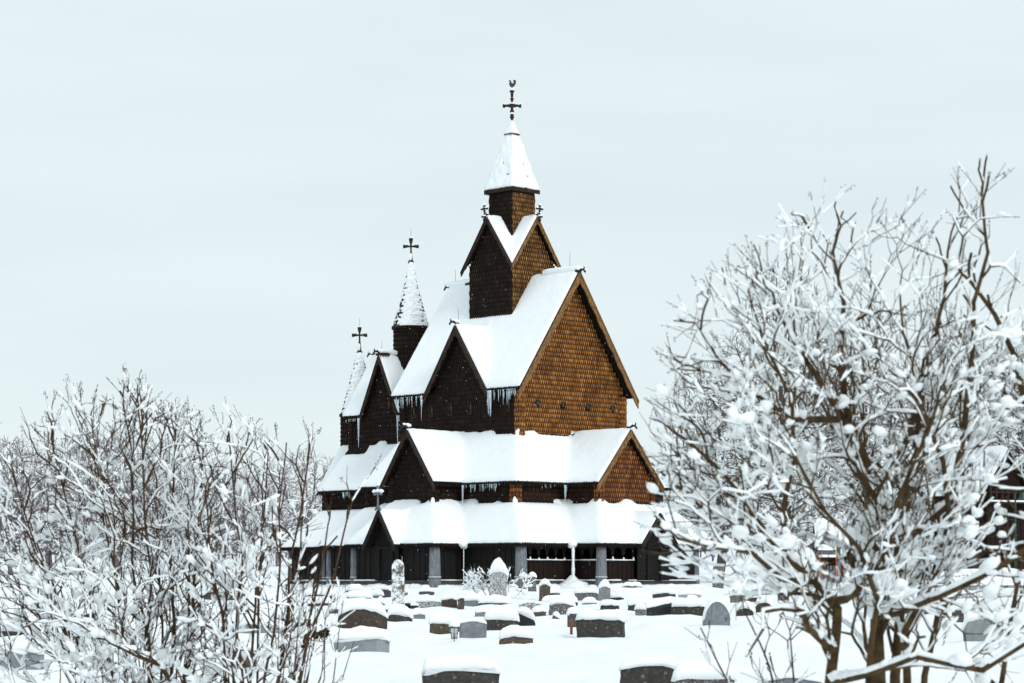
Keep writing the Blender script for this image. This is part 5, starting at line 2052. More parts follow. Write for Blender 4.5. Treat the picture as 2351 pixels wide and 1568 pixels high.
def plant(name, label, cat, guides, poly, d0, depth, seg, step, tip, snowk, seed, bark, group=None, ridge=.0035, sparse=(), hub=(0, 0), k=5, podk=1.0,
          every=.22, r_side=.5, cell=.08, occ_max=1, r_min=.006, maxn=16000, up=.10, out=.30, twl=.12, fork=(18, 44)):
    """stems follow the guides, then fork again and again into arching V shaped twigs until they reach the crown outline"""
    rg = np.random.default_rng(seed)
    nodes, par, gr = guides_to_nodes(guides, d0, step, rg)
    nodes = [np.array(p, float) for p in nodes]
    rad = list(gr)
    hb = np.array(W(hub[0], hub[1], d0))
    occ = {}

    def key(p):
        return (int(p[0] // cell), int(p[1] // cell), int(p[2] // cell))

    def inside(p):
        X = CX + p[0] / d0 * F
        Y = HZ - p[2] / d0 * F
        return inpoly(np.array([X]), np.array([Y]), poly)[0] and abs(p[1] - d0) < depth

    def keepp(p):
        X = CX + p[0] / d0 * F
        Y = HZ - p[2] / d0 * F
        for (a0, a1, b0, b1, kp) in sparse:
            if a0 < X < a1 and b0 < Y < b1:
                return rg.random() < kp
        return True

    def rot(d, ang):
        v = rg.normal(0, 1, 3)
        v -= d * v.dot(d)
        v /= np.linalg.norm(v) + 1e-9
        return d * math.cos(ang) + v * math.sin(ang)
    import heapq
    Q = []
    cnt = 0
    # side shoots along the guides, continuing shoots at their ends
    nxt = [False] * len(nodes)
    for i_ in range(len(nodes)):
        if par[i_] >= 0:
            nxt[par[i_]] = True
    acc = 0
    for i_ in range(len(nodes)):
        p = par[i_]
        if p < 0:
            acc = -every * 2
            continue
        d = nodes[i_] - nodes[p]
        L = np.linalg.norm(d)
        if L < 1e-6:
            continue
        d = d / L
        acc += L
        if not nxt[i_]:
            for q in range(2):
                heapq.heappush(Q, (-rad[i_] * .9, cnt, i_, rot(d, math.radians(rg.uniform(*fork) * .8))))
                cnt += 1
        elif acc > every and nodes[i_][2] > hb[2] + .15:
            acc = rg.uniform(-.4, .3) * every
            heapq.heappush(Q, (-max(r_min, rad[i_] * r_side) * rg.uniform(.8, 1.2), cnt, i_, rot(d, math.radians(rg.uniform(25, 55)))))
            cnt += 1
    tips = []
    while Q and len(nodes) < maxn:
        r, _, i_, d = heapq.heappop(Q)
        r = -r
        L = rg.uniform(*seg) * (1.0 if r > tip * 2 else .7)
        c = nodes[i_].copy()
        pv = i_
        n_ = max(2, int(L / step))
        ok = True
        curve = rg.normal(0, .06, 3)
        for s_ in range(n_):
            o_ = c - hb
            o_ /= np.linalg.norm(o_) + 1e-9
            d = d + curve + rg.normal(0, .12, 3) + o_ * out * .12 + np.array([0, 0, up * .5])
            d /= np.linalg.norm(d)
            c2 = c + d * (L / n_)
            if not inside(c2):
                ok = False
                break
            if s_ >= 1:
                kk = key(c2)
                if occ.get(kk, 0) >= occ_max + (1 if r > tip * 2.5 else 0):
                    ok = False
                    break
            c = c2
            nodes.append(c)
            par.append(pv)
            rad.append(r * (1 - .12 * (s_ + 1) / n_))
            pv = len(nodes) - 1
        kk = key(c)
        occ[kk] = occ.get(kk, 0) + 1
        if pv == i_:
            continue
        r2 = rad[pv]
        if not ok or r2 * .8 < tip or not keepp(c):
            tips.append((pv, d))
            continue
        a1 = math.radians(rg.uniform(*fork))
        dd1 = rot(d, a1)
        # second child mirrors the first: an opposite pair
        dd2 = 2 * d * dd1.dot(d) - dd1
        dd2 = dd2 + rg.normal(0, .12, 3)
        dd2 /= np.linalg.norm(dd2)
        for dd_, f in ((dd1, rg.uniform(.74, .9)), (dd2, rg.uniform(.6, .86))):
            if r2 * f > tip * .8:
                heapq.heappush(Q, (-max(tip, r2 * f), cnt, pv, dd_))
                cnt += 1
    TP, TA = [], []
    for (t, d) in tips:
        if rad[t] > tip * 2.2:
            continue
        for q in range(2):
            v = rot(d, math.radians(rg.uniform(8, 32)))
            v[2] += .25
            v /= np.linalg.norm(v)
            c = nodes[t]
            pv = t
            L = twl * rg.uniform(.5, 1.3)
            for s_ in range(2):
                c = c + v * L / 2
                nodes.append(c)
                par.append(pv)
                rad.append(tip * (.85 - .2 * s_))
                pv = len(nodes) - 1
            if rg.random() < .45 * podk:
                for z in range(rg.integers(2, 6)):
                    TP.append(c - v * L * .14 * z + rg.normal(0, twl * .05, 3))
                    TA.append(v)
    P2 = np.array(nodes)
    par2 = np.array(par)
    r2 = np.array(rad)
    nc2 = np.zeros(len(P2), int)
    np.add.at(nc2, par2[par2 >= 0], 1)
    loc = np.array([P2[0][0], P2[0][1], float(gz(P2[0][0], P2[0][1]))])
    root = empty(name, tuple(loc))
    tag(root, label, cat, group)
    V, Qd = tubes(P2 - loc, par2, r2, k)
    fastmesh('branches', V, Qd, bark, root)
    V, Qd = snow_on(P2 - loc, par2, r2, nc2, rg, **snowk)
    V2, Q2 = snow_ridge(P2 - loc, par2, r2, rg, th=ridge, seed=seed, tip=tip)
    fastmesh('branch_snow', np.vstack([V, V2]), np.vstack([Qd, Q2 + len(V)]), SNOWT, root)
    if TP:
        TP = np.array(TP) - loc
        TA = np.array(TA)
        m = len(TP)
        V, Qd = blobs(TP, TA, tip * rg.uniform(2.5, 4.5, m), tip * rg.uniform(1.2, 2.2, m), tip * rg.uniform(1.2, 2.2, m), rg, 5, 3, .1)
        fastmesh('seed_pods', V, Qd, BUD, root)
    print(name, len(P2), len(tips))
    return root


G = 1
# --- large tree on the right, close to the camera
DR = 12.5
gR = [
    ([(1912, 1840, 0), (1908, 1568, .0), (1905, 1400, .0), (1860, 1335, .02), (1800, 1270, .05), (1745, 1195, .1), (1690, 1120, .15), (1620, 1050, .2), (1570, 1000, .25)], .040, .008, None),
    ([(1905, 1400, 0), (1945, 1375, -.05), (1985, 1340, -.1), (2020, 1250, -.2), (2040, 1150, -.3), (2080, 1050, -.35)], .024, .010, G),
    ([(2045, 1840, .3), (2035, 1568, .3), (2045, 1420, .3), (2058, 1260, .3), (2042, 1160, .28), (1985, 1090, .2), (1962, 1010, .15), (1935, 960, .1), (1880, 860, 0), (1810, 760, -.1), (1760, 690, -.15)], .050, .009, None),
    ([(2042, 1160, .28), (2060, 1080, .4), (2110, 1000, .5), (2150, 900, .6), (2170, 800, .6)], .026, .008, G),
    ([(2105, 1840, .5), (2100, 1560, .5), (2112, 1380, .5), (2105, 1250, .55), (2125, 1100, .6), (2135, 950, .6), (2165, 800, .6), (2205, 650, .6), (2215, 540, .6)], .036, .007, None),
    ([(1985, 1090, .2), (1960, 930, .3), (1950, 800, .3), (1960, 680, .3), (1930, 560, .3)], .026, .008, G),
    ([(1905, 1568, 0), (1960, 1545, -.3), (2060, 1500, -.5), (2200, 1528, -.7), (2290, 1460, -.8), (2400, 1395, -.8)], .020, .012, G),
    ([(2045, 1420, .3), (2085, 1405, 0), (2140, 1370, -.3), (2230, 1310, -.5), (2330, 1245, -.6), (2430, 1180, -.7)], .022, .012, G),
    ([(1908, 1500, 0), (1850, 1440, -.2), (1830, 1400, -.3), (1780, 1395, -.4), (1735, 1402, -.45), (1730, 1440, -.5), (1690, 1500, -.5)], .022, .006, G),
    ([(1860, 1335, .02), (1780, 1330, -.1), (1700, 1270, -.3), (1620, 1260, -.4), (1540, 1240, -.5), (1490, 1190, -.5)], .020, .005, G),
    ([(2205, 1300, .2), (2210, 1150, .2), (2240, 1000, .3), (2255, 820, .3), (2255, 680, .3), (2300, 560, .3), (2290, 420, .3), (2300, 350, .3)], .024, .006, G),
    ([(2500, 1500, .4), (2480, 1200, .4), (2420, 1000, .4), (2380, 800, .4), (2330, 700, .4), (2270, 620, .4)], .040, .010, None),
    ([(1935, 960, .1), (1830, 960, .1), (1740, 900, 0), (1660, 830, 0), (1600, 740, 0), (1548, 735, 0)], .020, .005, G),
    ([(2170, 1840, .5), (2165, 1560, .5), (2185, 1420, .5), (2240, 1250, .5), (2250, 1100, .5), (2230, 950, .5)], .024, .007, None),
    ([(1985, 1840, -.3), (1975, 1600, -.3), (1990, 1480, -.3), (2010, 1380, -.3), (1960, 1260, -.35), (1880, 1180, -.4), (1820, 1080, -.4)], .026, .007, None),
    ([(2080, 1840, .1), (2075, 1600, .1), (2090, 1450, .1), (2150, 1330, 0), (2190, 1200, 0), (2180, 1060, 0), (2120, 900, 0), (2070, 760, 0)], .028, .007, None),
    ([(2300, 1840, .3), (2310, 1600, .3), (2350, 1450, .3), (2390, 1250, .3), (2400, 1050, .3)], .020, .006, None),
    ([(1800, 1270, .05), (1790, 1180, -.1), (1820, 1060, -.2), (1800, 940, -.2), (1740, 820, -.2), (1700, 720, -.2)], .018, .005, G),
    ([(1745, 1195, .1), (1640, 1180, .1), (1560, 1110, .1), (1500, 1060, .1)], .012, .005, G),
]
polyR = [(1500, 1330), (1480, 1180), (1515, 1100), (1490, 960), (1540, 880), (1540, 740), (1590, 690), (1650, 610), (1700, 590), (1780, 560), (1830, 470), (1900, 455), (1960, 440), (2010, 490),
         (2080, 490), (2110, 430), (2150, 435), (2190, 500), (2220, 390), (2290, 335), (2351, 410), (2480, 480), (2620, 900), (2640, 1650), (2100, 1650), (1900, 1560), (1840, 1480), (1780, 1360), (1640, 1400)]
plant('lilac_tree', 'large snow laden bare tree with thick brown trunks, out of focus on the right', 'tree', gR, polyR, DR, .66, (.09, .21), .042, .0016,
      dict(load=.17, t0=.004, t1=.032, freq=7.0, maxr=.06, seed=5), 31, BARKY, ridge=.0036, up=.05, out=.45, hub=(1960, 1600), every=.11, r_side=.42, cell=.070, maxn=36000, twl=.10,
      r_min=.0068, sparse=((2150, 2700, 0, 760, .6), (2225, 2360, 1000, 1310, .35), (1850, 1975, 1180, 1320, .3)))

# --- low shoots in front of the stones on the lower right
gS = [([(1820, 1900, 0), (1790, 1700, 0), (1760, 1560, 0), (1720, 1460, 0), (1700, 1400, 0)], .012, .004, None),
      ([(1870, 1900, .2), (1850, 1700, .2), (1830, 1560, .2), (1822, 1450, .2)], .012, .004, None),
      ([(1900, 1900, -.2), (1790, 1760, -.2), (1700, 1600, -.2), (1640, 1500, -.2), (1600, 1440, -.2)], .012, .004, None)]
plant('sapling', 'thin bare shoots rising from the snow at the foot of the right tree', 'shrub', gS, [(1600, 1640), (1590, 1440), (1650, 1420), (1700, 1380), (1840, 1380), (1900, 1450), (1930, 1700)], 13.5, .4, (.12, .22), .05, .0022,
      dict(load=.08, t0=.004, t1=.02, freq=5, maxr=.04, seed=9), 37, BARK, ridge=.002, hub=(1800, 1800), every=.16, cell=.09, r_min=.004, podk=.6)

# --- shrubs on the left
DL = 21.0


def fan(base, tops, d, r0=.024, r1=.006, seed=0):
    r0 *= .74
    rg = np.random.default_rng(seed)
    g = []
    for i, (bx, tx, ty) in enumerate(tops):
        by = 1840
        o = rg.uniform(-.45, .45)
        m1 = (bx + (tx - bx) * .34 + rg.uniform(-8, 8), by + (ty - by) * .33, o * .4)
        m2 = (bx + (tx - bx) * .68 + rg.uniform(-12, 12), by + (ty - by) * .62, o * .7)
        g.append(([(bx, by, o * .1), m1, m2, (tx, ty, o)], r0 * rg.uniform(.7, 1.25), r1, None))
    return g


HUB = (360, 1750)
gL = fan(None, [(330, 70, 1190), (340, 130, 1010), (350, 200, 950), (360, 300, 900), (375, 330, 890), (395, 395, 970), (300, 20, 1300), (320, 40, 1080), (400, 460, 1000), (350, 250, 1050), (370, 360, 1080), (290, -30, 1420), (410, 440, 1150), (310, 110, 1350)], DL, .026, .006, 1)
gL.append(([(470, 1660, -.6), (440, 1590, -.62), (395, 1520, -.65), (350, 1500, -.7), (310, 1480, -.7)], .026, .016, G))
polyL = [(a_, b_ + 6) for a_, b_ in [(-80, 1640), (-80, 1120), (-20, 1020), (30, 1010), (70, 1070), (90, 950), (130, 915), (180, 905), (235, 910), (300, 872), (340, 885), (360, 940), (420, 950), (470, 965), (500, 1060), (515, 1200), (520, 1640)]]
plant('lilac_shrub', 'wide snow laden bare shrub with many upright stems at the far left', 'shrub', gL, polyL, DL, .95, (.14, .30), .054, .0024,
      dict(load=.17, t0=.005, t1=.040, freq=3.6, maxr=.09, seed=6), 41, BARK, 'snow laden lilac shrubs', ridge=.0048, hub=HUB, every=.14, r_side=.42, cell=.115, maxn=18000,
      r_min=.0088, twl=.16, up=.05, out=.5)
HUB = (580, 1800)
gM = fan(None, [(560, 540, 970), (570, 620, 1010), (590, 660, 1020), (600, 712, 1020), (610, 680, 1150), (545, 480, 1120), (600, 760, 1190), (605, 815, 1155), (625, 720, 1310), (560, 590, 1120), (640, 720, 1400), (530, 520, 1250)], DL, .026, .006, 2)
polyM = [(a_, b_ + 8) for a_, b_ in [(440, 1640), (445, 1220), (480, 1060), (515, 960), (545, 950), (600, 1000), (640, 985), (680, 1010), (725, 990), (705, 1090), (670, 1160), (720, 1180), (790, 1110), (860, 1085), (840, 1190), (780, 1240), (710, 1260), (740, 1320), (700, 1370), (705, 1480), (660, 1640)]]
plant('lilac_shrub', 'snow laden bare shrub whose thin branches reach across the left end of the church', 'shrub', gM, polyM, DL - .7, .8, (.14, .30), .054, .0024,
      dict(load=.17, t0=.005, t1=.040, freq=3.6, maxr=.09, seed=7), 43, BARK, 'snow laden lilac shrubs', ridge=.0048, hub=HUB, every=.17, r_side=.42, cell=.12, maxn=11000,
      r_min=.0085, twl=.16, up=.05, out=.5, sparse=((610, 900, 1080, 1370, .42), (640, 900, 0, 1080, .85)))
gV = []
rgv = np.random.default_rng(77)
for i in range(11):
    bx = 560 + i * 14
    tx = 640 + i * 16 + rgv.uniform(-10, 10)
    gV.append(([(bx, 1840, 0), (bx + 18, 1700, 0), (tx - 20, 1560, rgv.uniform(-.2, .2)), (tx + rgv.uniform(-20, 30), 1400 + rgv.uniform(-30, 80), rgv.uniform(-.3, .3))], .008, .003, None))
plant('thin_shrub', 'thin leafless shrub of fine arching twigs right of the left shrubs', 'shrub', gV, [(600, 1600), (620, 1450), (700, 1360), (790, 1330), (820, 1390), (780, 1520), (760, 1640)], 18.5, .5, (.16, .3), .055, .0022,
      dict(load=.08, t0=.004, t1=.02, freq=4, maxr=.04, seed=9), 47, BARK, ridge=.002, hub=(600, 1800), every=.28, cell=.1, r_min=.0035, podk=.3, twl=.14)

# --- twiggy frosted shrub round the tall stone near the church
gF = []
for i in range(11):
    an = rgv.uniform(-1, 1)
    bx = 1150 + an * 32 + rgv.uniform(-14, 14)
    gF.append(([(bx, 1382, rgv.uniform(-.3, .3)), (bx + an * 22 + rgv.uniform(-6, 6), 1350 + rgv.uniform(-8, 8), rgv.uniform(-.4, .4)), (bx + an * 48 + rgv.uniform(-12, 12), 1315 + abs(an) * 24 + rgv.uniform(-10, 10), rgv.uniform(-.7, .7))], .014, .008, None))
plant('frosted_shrub', 'low frosted twiggy shrub around the tall upright gravestone', 'shrub', gF, [(1065, 1370), (1075, 1310), (1105, 1285), (1160, 1300), (1200, 1305), (1222, 1340), (1225, 1372)], 95.3, 1.0, (.16, .34), .10, .005,
      dict(load=.3, t0=.012, t1=.06, freq=1.5, maxr=.09, seed=3, n=6, m=4), 51, FARBARK, ridge=.012, hub=(1150, 1400), every=.16, cell=.15, r_min=.010, podk=0, twl=.3)


def evergreen(cx_, cy_, d, rx, rz, label):
    rg = np.random.default_rng(int(cx_))
    c = W(cx_, cy_, d)
    root = empty('evergreen_bush', (c.x, d, c.z - rz))
    tag(root, label, 'bush')
    N = 900
    th = rg.uniform(0, 2 * PI, N)
    ph = rg.uniform(-.6, 1, N)
    cp = np.sqrt(1 - ph ** 2)
    C = np.stack([np.cos(th) * cp * rx, np.sin(th) * cp * rx, rz + ph * rz], 1) * 1.0
    C += rg.normal(0, .03, C.shape)
    ax = rg.normal(0, 1, C.shape) + np.array([0, 0, .5])
    ax /= np.linalg.norm(ax, axis=1)[:, None]
    V, Q = blobs(C, ax, rg.uniform(.04, .09, N), np.full(N, .015), np.full(N, .012), rg, 4, 2, 0)
    fastmesh('foliage', V, Q, simple('evergreen_needles', (.008, .014, .008), (.03, .045, .022), 20, .8, 0), root)
    N = 46
    th = rg.uniform(0, 2 * PI, N)
    ph = rg.uniform(.15, 1, N)
    cp = np.sqrt(1 - ph ** 2)
    C = np.stack([np.cos(th) * cp * rx * .95, np.sin(th) * cp * rx * .95, rz * 1.12 + ph * rz * .98], 1)
    ax = np.tile(np.array([[1.0, 0, 0]]), (N, 1))
    V, Q = blobs(C, ax, rg.uniform(.07, .15, N), rg.uniform(.07, .15, N), rg.uniform(.05, .09, N), rg, 8, 5)
    fastmesh('bush_snow', V, Q, SNOW, root)
    mb = MB()
    mb.tube([(0, 0, -.1), (0, 0, rz)], .03, 6)
    mb.build('stem', BARK, root)


evergreen(731, 1450, 57, .20, .20, 'small dark evergreen bush under snow left of the broad arched gravestone')
evergreen(1878, 1375, 68, .22, .22, 'small dark evergreen bush below the diagonal limb of the right tree')


# --- bare trees behind
def bare_tree(seed, H, Rc, natt=1500, step=.38, tip=.016, dens=.3):
    rg = np.random.default_rng(seed)
    nodes, par = [], []
    n = int(H * .5 / step)
    for i in range(n):
        nodes.append((math.sin(i * .4 + seed) * .12, math.cos(i * .3) * .1, i * step))
        par.append(i - 1)
    A_ = []
    while len(A_) < natt:
        f = rg.uniform(.16, 1)
        rad = Rc * math.sqrt(max(0, 1 - ((f - .52) / .5) ** 2)) * (1 + .25 * math.sin(f * 9 + seed))
        a = rg.uniform(0, 2 * PI)
        q = math.sqrt(rg.uniform(0, 1)) * rad
        A_.append((q * math.cos(a), q * math.sin(a), f * H))
    P, pr = colonize(A_, nodes, par, step, 3.0, step * 1.25, 160, bias=(0, 0, .35), rg=rg)
    r, nc = radii(P, pr, tip, 2.2, None)
    tips = np.where(nc == 0)[0]
    nP, npar, nr = [], [], []
    for t in tips:
        d = P[t] - P[pr[t]]
        d /= np.linalg.norm(d) + 1e-9
        for q in range(4):
            v = d + rg.normal(0, .42, 3)
            v[2] += .25
            v /= np.linalg.norm(v)
            L = rg.uniform(.4, 1.1)
            nP.append(P[t] + v * L)
            npar.append(t)
            nr.append(tip * .55)
    P2 = np.vstack([P, np.array(nP)])
    par2 = np.concatenate([pr, np.array(npar, int)])
    r2 = np.concatenate([r, np.array(nr)])
    nc2 = np.concatenate([nc, np.zeros(len(nP), int)])
    return P2, par2, r2, nc2, rg


def build_bare(name, label, X, base_y, d, seed, H, Rc, mat, load, natt=1500, tip=.016, group='bare trees behind the churchyard', trunk_mat=None):
    P, par, r, nc, rg = bare_tree(seed, H, Rc, natt, tip=tip)
    c = W(X, base_y, d)
    root = empty(name, (c.x, d, float(gz(c.x, d)) - .2), 0)
    tag(root, label, 'tree', group)
    big = r > .085
    sel = par >= 0
    nt_ = int(H * .5 / .38)
    main = np.arange(len(P)) < nt_
    # trunk and crown as two parts
    pt = np.where(main & sel, par, -1)
    V, Q = tubes(P, pt, r, 8)
    fastmesh('trunk', V, Q, trunk_mat or mat, root)
    pc_ = np.where(~main & sel, par, -1)
    V, Q = tubes(P, pc_, r, 4)
    fastmesh('crown', V, Q, mat, root)
    V, Q = snow_on(P, par, r, nc, rg, load=load, t0=.015, t1=.10, freq=.5, maxr=.16, seed=seed, n=5, m=3)
    fastmesh('crown_snow', V, Q, SNOWT, root)
    return root


big1 = build_bare('birch_tree', 'tall dark bare tree with frosted twigs behind the right tree, right of the church', 1800, 1340, 165, 3, 21.0, 5.8, FARBARK, .38, 2600, .018)
big2 = build_bare('birch_tree', 'broad frosted bare tree standing behind the lower right end of the church', 1655, 1340, 175, 5, 15.5, 5.2, FARBARK, .45, 2200, .018)
cpy = [
    (big2, 1990, 190, 1.05, 1.1, 'frosted bare tree behind the thick trunks of the right tree'),
    (big1, 2120, 215, .85, 2.4, 'bare tree left of the dark farm building'),
    (big1, 2225, 230, 1.0, 4.0, 'bare tree rising behind the roof of the dark farm building'),
    (big2, 2335, 225, 1.25, 5.0, 'bare tree at the right edge behind the dark farm building'),
    (big2, 2420, 210, 1.2, 3.0, 'bare tree at the far right, mostly beyond the picture edge'),
    (big1, 1885, 235, .9, 2.9, 'slender bare tree above the red house'),
]
for src, X, d, s_, rz, lab in cpy:
    o = copy_tree(src)
    c = W(X, HZ, d)
    o.location = (c.x, d, float(gz(c.x, d)) - .3)
    o.rotation_euler = (0, 0, rz)
    o.scale = (s_, s_, s_)
    tag(o, lab)
far1 = build_bare('birch_tree', 'pale frosted tree directly left of the church gallery', 700, 1340, 230, 7, 11.5, 4.6, FROST, .35, 1500, .022, 'pale frosted trees in the distance')
far2 = build_bare('birch_tree', 'pale frosted tree behind the middle of the left shrubs', 430, 1340, 260, 9, 12.5, 5.2, FROST, .45, 1500, .024, 'pale frosted trees in the distance')
fl = [
    (far2, 640, 285, .8, 1.0, 'second pale tree left of the church, set further back'),
    (far1, 560, 250, .85, 2.0, 'pale tree between the two left shrubs'),
    (far1, 500, 300, 1.1, 2.5, 'taller pale tree behind the gap of the left shrubs'),
    (far2, 350, 240, .9, 3.0, 'pale tree behind the tallest stem of the far left shrub'),
    (far1, 270, 255, 1.3, 4.0, 'tall pale tree seen through the far left shrub'),
    (far2, 190, 230, 1.05, 5.0, 'pale tree behind the left half of the far left shrub'),
    (far1, 110, 250, 1.1, .5, 'pale tree above the tall narrow grey stone on the left'),
    (far2, 30, 225, 1.0, 1.7, 'pale tree near the left edge of the picture'),
    (far1, -50, 240, 1.1, 2.2, 'pale tree beyond the left edge of the picture'),
    (far2, 745, 330, .62, .9, 'smallest pale tree, close against the left end of the church'),
]
for src, X, d, s_, rz, lab in fl:
    o = copy_tree(src)
    c = W(X, HZ, d)
    o.location = (c.x, d, float(gz(c.x, d)) - .3)
    o.rotation_euler = (0, 0, rz)
    o.scale = (s_, s_, s_)
    tag(o, lab)

# a far-off wood on the slope that reads as one mass
rgw = np.random.default_rng(5)
WV, WP, WR = [], [], []
nb = 0
for i in range(1500):
    d = rgw.uniform(300, 560)
    x = rgw.uniform(-.235, .235) * d * 1.25
    z0 = float(gz(x, d))
    h = rgw.uniform(6, 10.5) * (1 + .25 * math.sin(x * .07 + 1))
    base = len(WV)
    top = np.array([x + rgw.normal(0, .3), d, z0 + h])
    b0_ = np.array([x, d, z0 - .5])
    WV += [b0_, b0_ * .5 + top * .5, top]
    WP += [-1, base, base + 1]
    WR += [.16, .11, .03]
    for q in range(30):
        f = rgw.uniform(.15, .97)
        p = b0_ * (1 - f) + top * f
        a = rgw.uniform(0, 2 * PI)
        L = rgw.uniform(.8, 2.6) * (1.15 - f * .7)
        e_ = p + np.array([math.cos(a) * L * .6, math.sin(a) * L * .6, L * rgw.uniform(.4, 1)])
        k0 = len(WV)
        WV += [p, e_]
        WP += [-1, k0]
        WR += [.065, .02]
V, Q = tubes(np.array(WV), np.array(WP), np.array(WR), 3)
o = fastmesh('far_wood', V, Q, simple('hazed_wood_bark', (.13, .11, .125), (.33, .30, .33), .08, .9, 0), None)  # distance haze is put into the bark colour as grey purple
tag(o, 'hazy grey purple wood of bare trees on the far slope', 'wood', kind='stuff')

# ==================================================================== BUILDINGS AND PEOPLE ON THE RIGHT


def snow_slab(mb, pts, t=.22, n=10):
    """puffy snow over a quad roof plane (4 points, order: eave0, eave1, ridge1, ridge0)"""
    a, b, c, d = [Vector(p) for p in pts]
    vs, fs = [], []
    for j in range(n + 1):
        for i in range(n + 1):
            u, v = i / n, j / n
            p = (a * (1 - u) + b * u) * (1 - v) + (d * (1 - u) + c * u) * v
            e = min(1, 6 * min(u, 1 - u)) * min(1, 8 * v + .0)
            e = math.sqrt(max(0, 1 - (1 - min(1, e)) ** 2))
            p = p + Vector((0, 0, .03 + t * e * (1 + .4 * (float(vn(p.x * 1.3, p.y * 1.3, p.z)) - .5))))
            vs.append(p)
    m = len(vs)
    for j in range(n):
        for i in range(n):
            q = j * (n + 1) + i
            fs.append((q, q + 1, q + n + 2, q + n + 1))
    mb.add(vs, fs)


def gable_house(name, label, loc, rz, L, Wd, hw, hr, wallm, roofm, over=.35, cat='building', flare=0.0):
    root = empty(name, loc, rz)
    tag(root, label, cat)
    mb = MB()
    a, b = L / 2, Wd / 2
    # boarded walls: board-on-board pattern, slightly flared foot
    for (p, q) in (((-a, -b), (a, -b)), ((a, -b), (a, b)), ((a, b), (-a, b)), ((-a, b), (-a, -b))):
        fr, l = frame(p, q)
        n = int(l / .2)
        for i in range(n):
            u0, u1 = l * i / n, l * (i + 1) / n
            o = .03 * (i % 2)
            vs = [fr(u0 + .005, -.1, 0), fr(u1 - .005, -.1, 0), fr(u1 - .005, o + flare, 0), fr(u0 + .005, o + flare, 0),
                  fr(u0 + .005, -.1, hw), fr(u1 - .005, -.1, hw), fr(u1 - .005, o, hw), fr(u0 + .005, o, hw)]
            mb.add(vs, [(0, 1, 2, 3), (4, 7, 6, 5), (2, 1, 5, 6), (3, 2, 6, 7), (0, 3, 7, 4), (1, 0, 4, 5)])
    for sg in (-1, 1):
        mb.prism([(sg * a, -b, hw), (sg * a, b, hw), (sg * a, 0, hr - .12)], (-sg * .1, 0, 0))
    mb.build('wall', wallm, root)
    rb = MB()
    sb = MB()
    sl = (hr - hw) / b
    for sg in (-1, 1):
        e0 = (-a - over, sg * (b + over), hw - over * sl)
        e1 = (a + over, sg * (b + over), hw - over * sl)
        r1 = (a + over, 0, hr)
        r0 = (-a - over, 0, hr)
        rb.prism([e0, e1, r1, r0], (0, 0, -.12))
        snow_slab(sb, [e0, e1, r1, r0])
    ro = rb.build('roof', roofm, root)
    sb.build('roof_snow', SNOWR, ro, True)
    return root


# dark farm building (tall, with an overhanging upper floor and gallery) at the right edge
d = 150
c = W(2262, HZ, d)
g0 = float(gz(c.x, d))
fb = gable_house('farm_building', 'tall dark timber farm building with steep snowy roof and upper gallery at the right edge', (c.x, d + 2, g0), -1.1, 5.0, 3.0, 6.1 - g0, 8.35 - g0, PLANKR, TAR, .4, flare=.45)
mb = MB()
gzz = 5.05 - g0
mb.box(2.55, 3.2, -1.6, 1.6, gzz - .1, gzz)
for i in range(8):
    y = -1.55 + 3.1 * i / 7
    mb.box(3.08, 3.18, y - .05, y + .05, gzz, gzz + 1.0)
mb.box(3.06, 3.2, -1.6, 1.6, gzz + .55, gzz + .63)
ga = mb.build('gallery', BARGED, fb)
sb = MB()
for i in range(14):
    sb.blob((3.15, -1.5 + i * .23, gzz + .04), (.16, .17, .07), 7, 4)
sb.build('gallery_snow', SNOW, ga, True)
mb = MB()
mb.box(2.97, 3.03, -.5, .4, 0, 2.0)
mb.build('door', TAR, fb)
# green street lamp on its wall
lamp = empty('street_lamp', (W(2331, HZ, 143).x, 143, g0 + .2))
tag(lamp, 'dark green lamp post with a hanging lamp beside the farm building', 'street lamp')
mb = MB()
mb.tube([(0, 0, 0), (0, 0, 4.6), (.1, 0, 4.9), (.35, 0, 4.9), (.4, 0, 4.75)], [.07, .05, .04, .035, .03], 8)
mb.build('pole', GREENP, lamp, True)
mb = MB()
mb.lathe((.4, 0, 4.25), [(0, .26), (.05, .25), (.25, .14), (.45, .05)], 12)
mb.build('lamp_shade', GREENP, lamp, True)

# red house
d = 150
c = W(1917, HZ, d)
g1 = float(gz(c.x, d))
zr = (HZ - 1198) / F * d
rh = gable_house('red_house', 'red painted house with dark corner post and deep roof snow behind the right tree', (c.x, d + 1.5, g1), .0, 1.55, 2.6, (HZ - 1252) / F * d - g1 - .3, zr - g1, RED, TAR, .35)
mb = MB()
mb.lathe((.86, -1.45, 0), [(0, .3), (.4, .28), (2.0, .25)], 14)
mb.build('corner_post', PLANK, rh, True)
mb = MB()
mb.box(-.5, .1, -1.42, -1.34, .7, 1.4)
wn = mb.build('window', TAR, rh)
mb = MB()
mb.box(-.55, .15, -1.46, -1.425, .65, .7)
mb.build('sill', simple('white_paint', (.6, .6, .6), (.7, .7, .7), 5, .5, 0), wn)
# low dark shed right of it
d = 149
c = W(1972, HZ, d)
gable_house('shed', 'low black boarded shed right of the red house', (c.x + .4, d + 2.0, float(gz(c.x, d))), PI / 2, 3.0, 2.0, 1.9, 3.2, PLANK, TAR, .3)

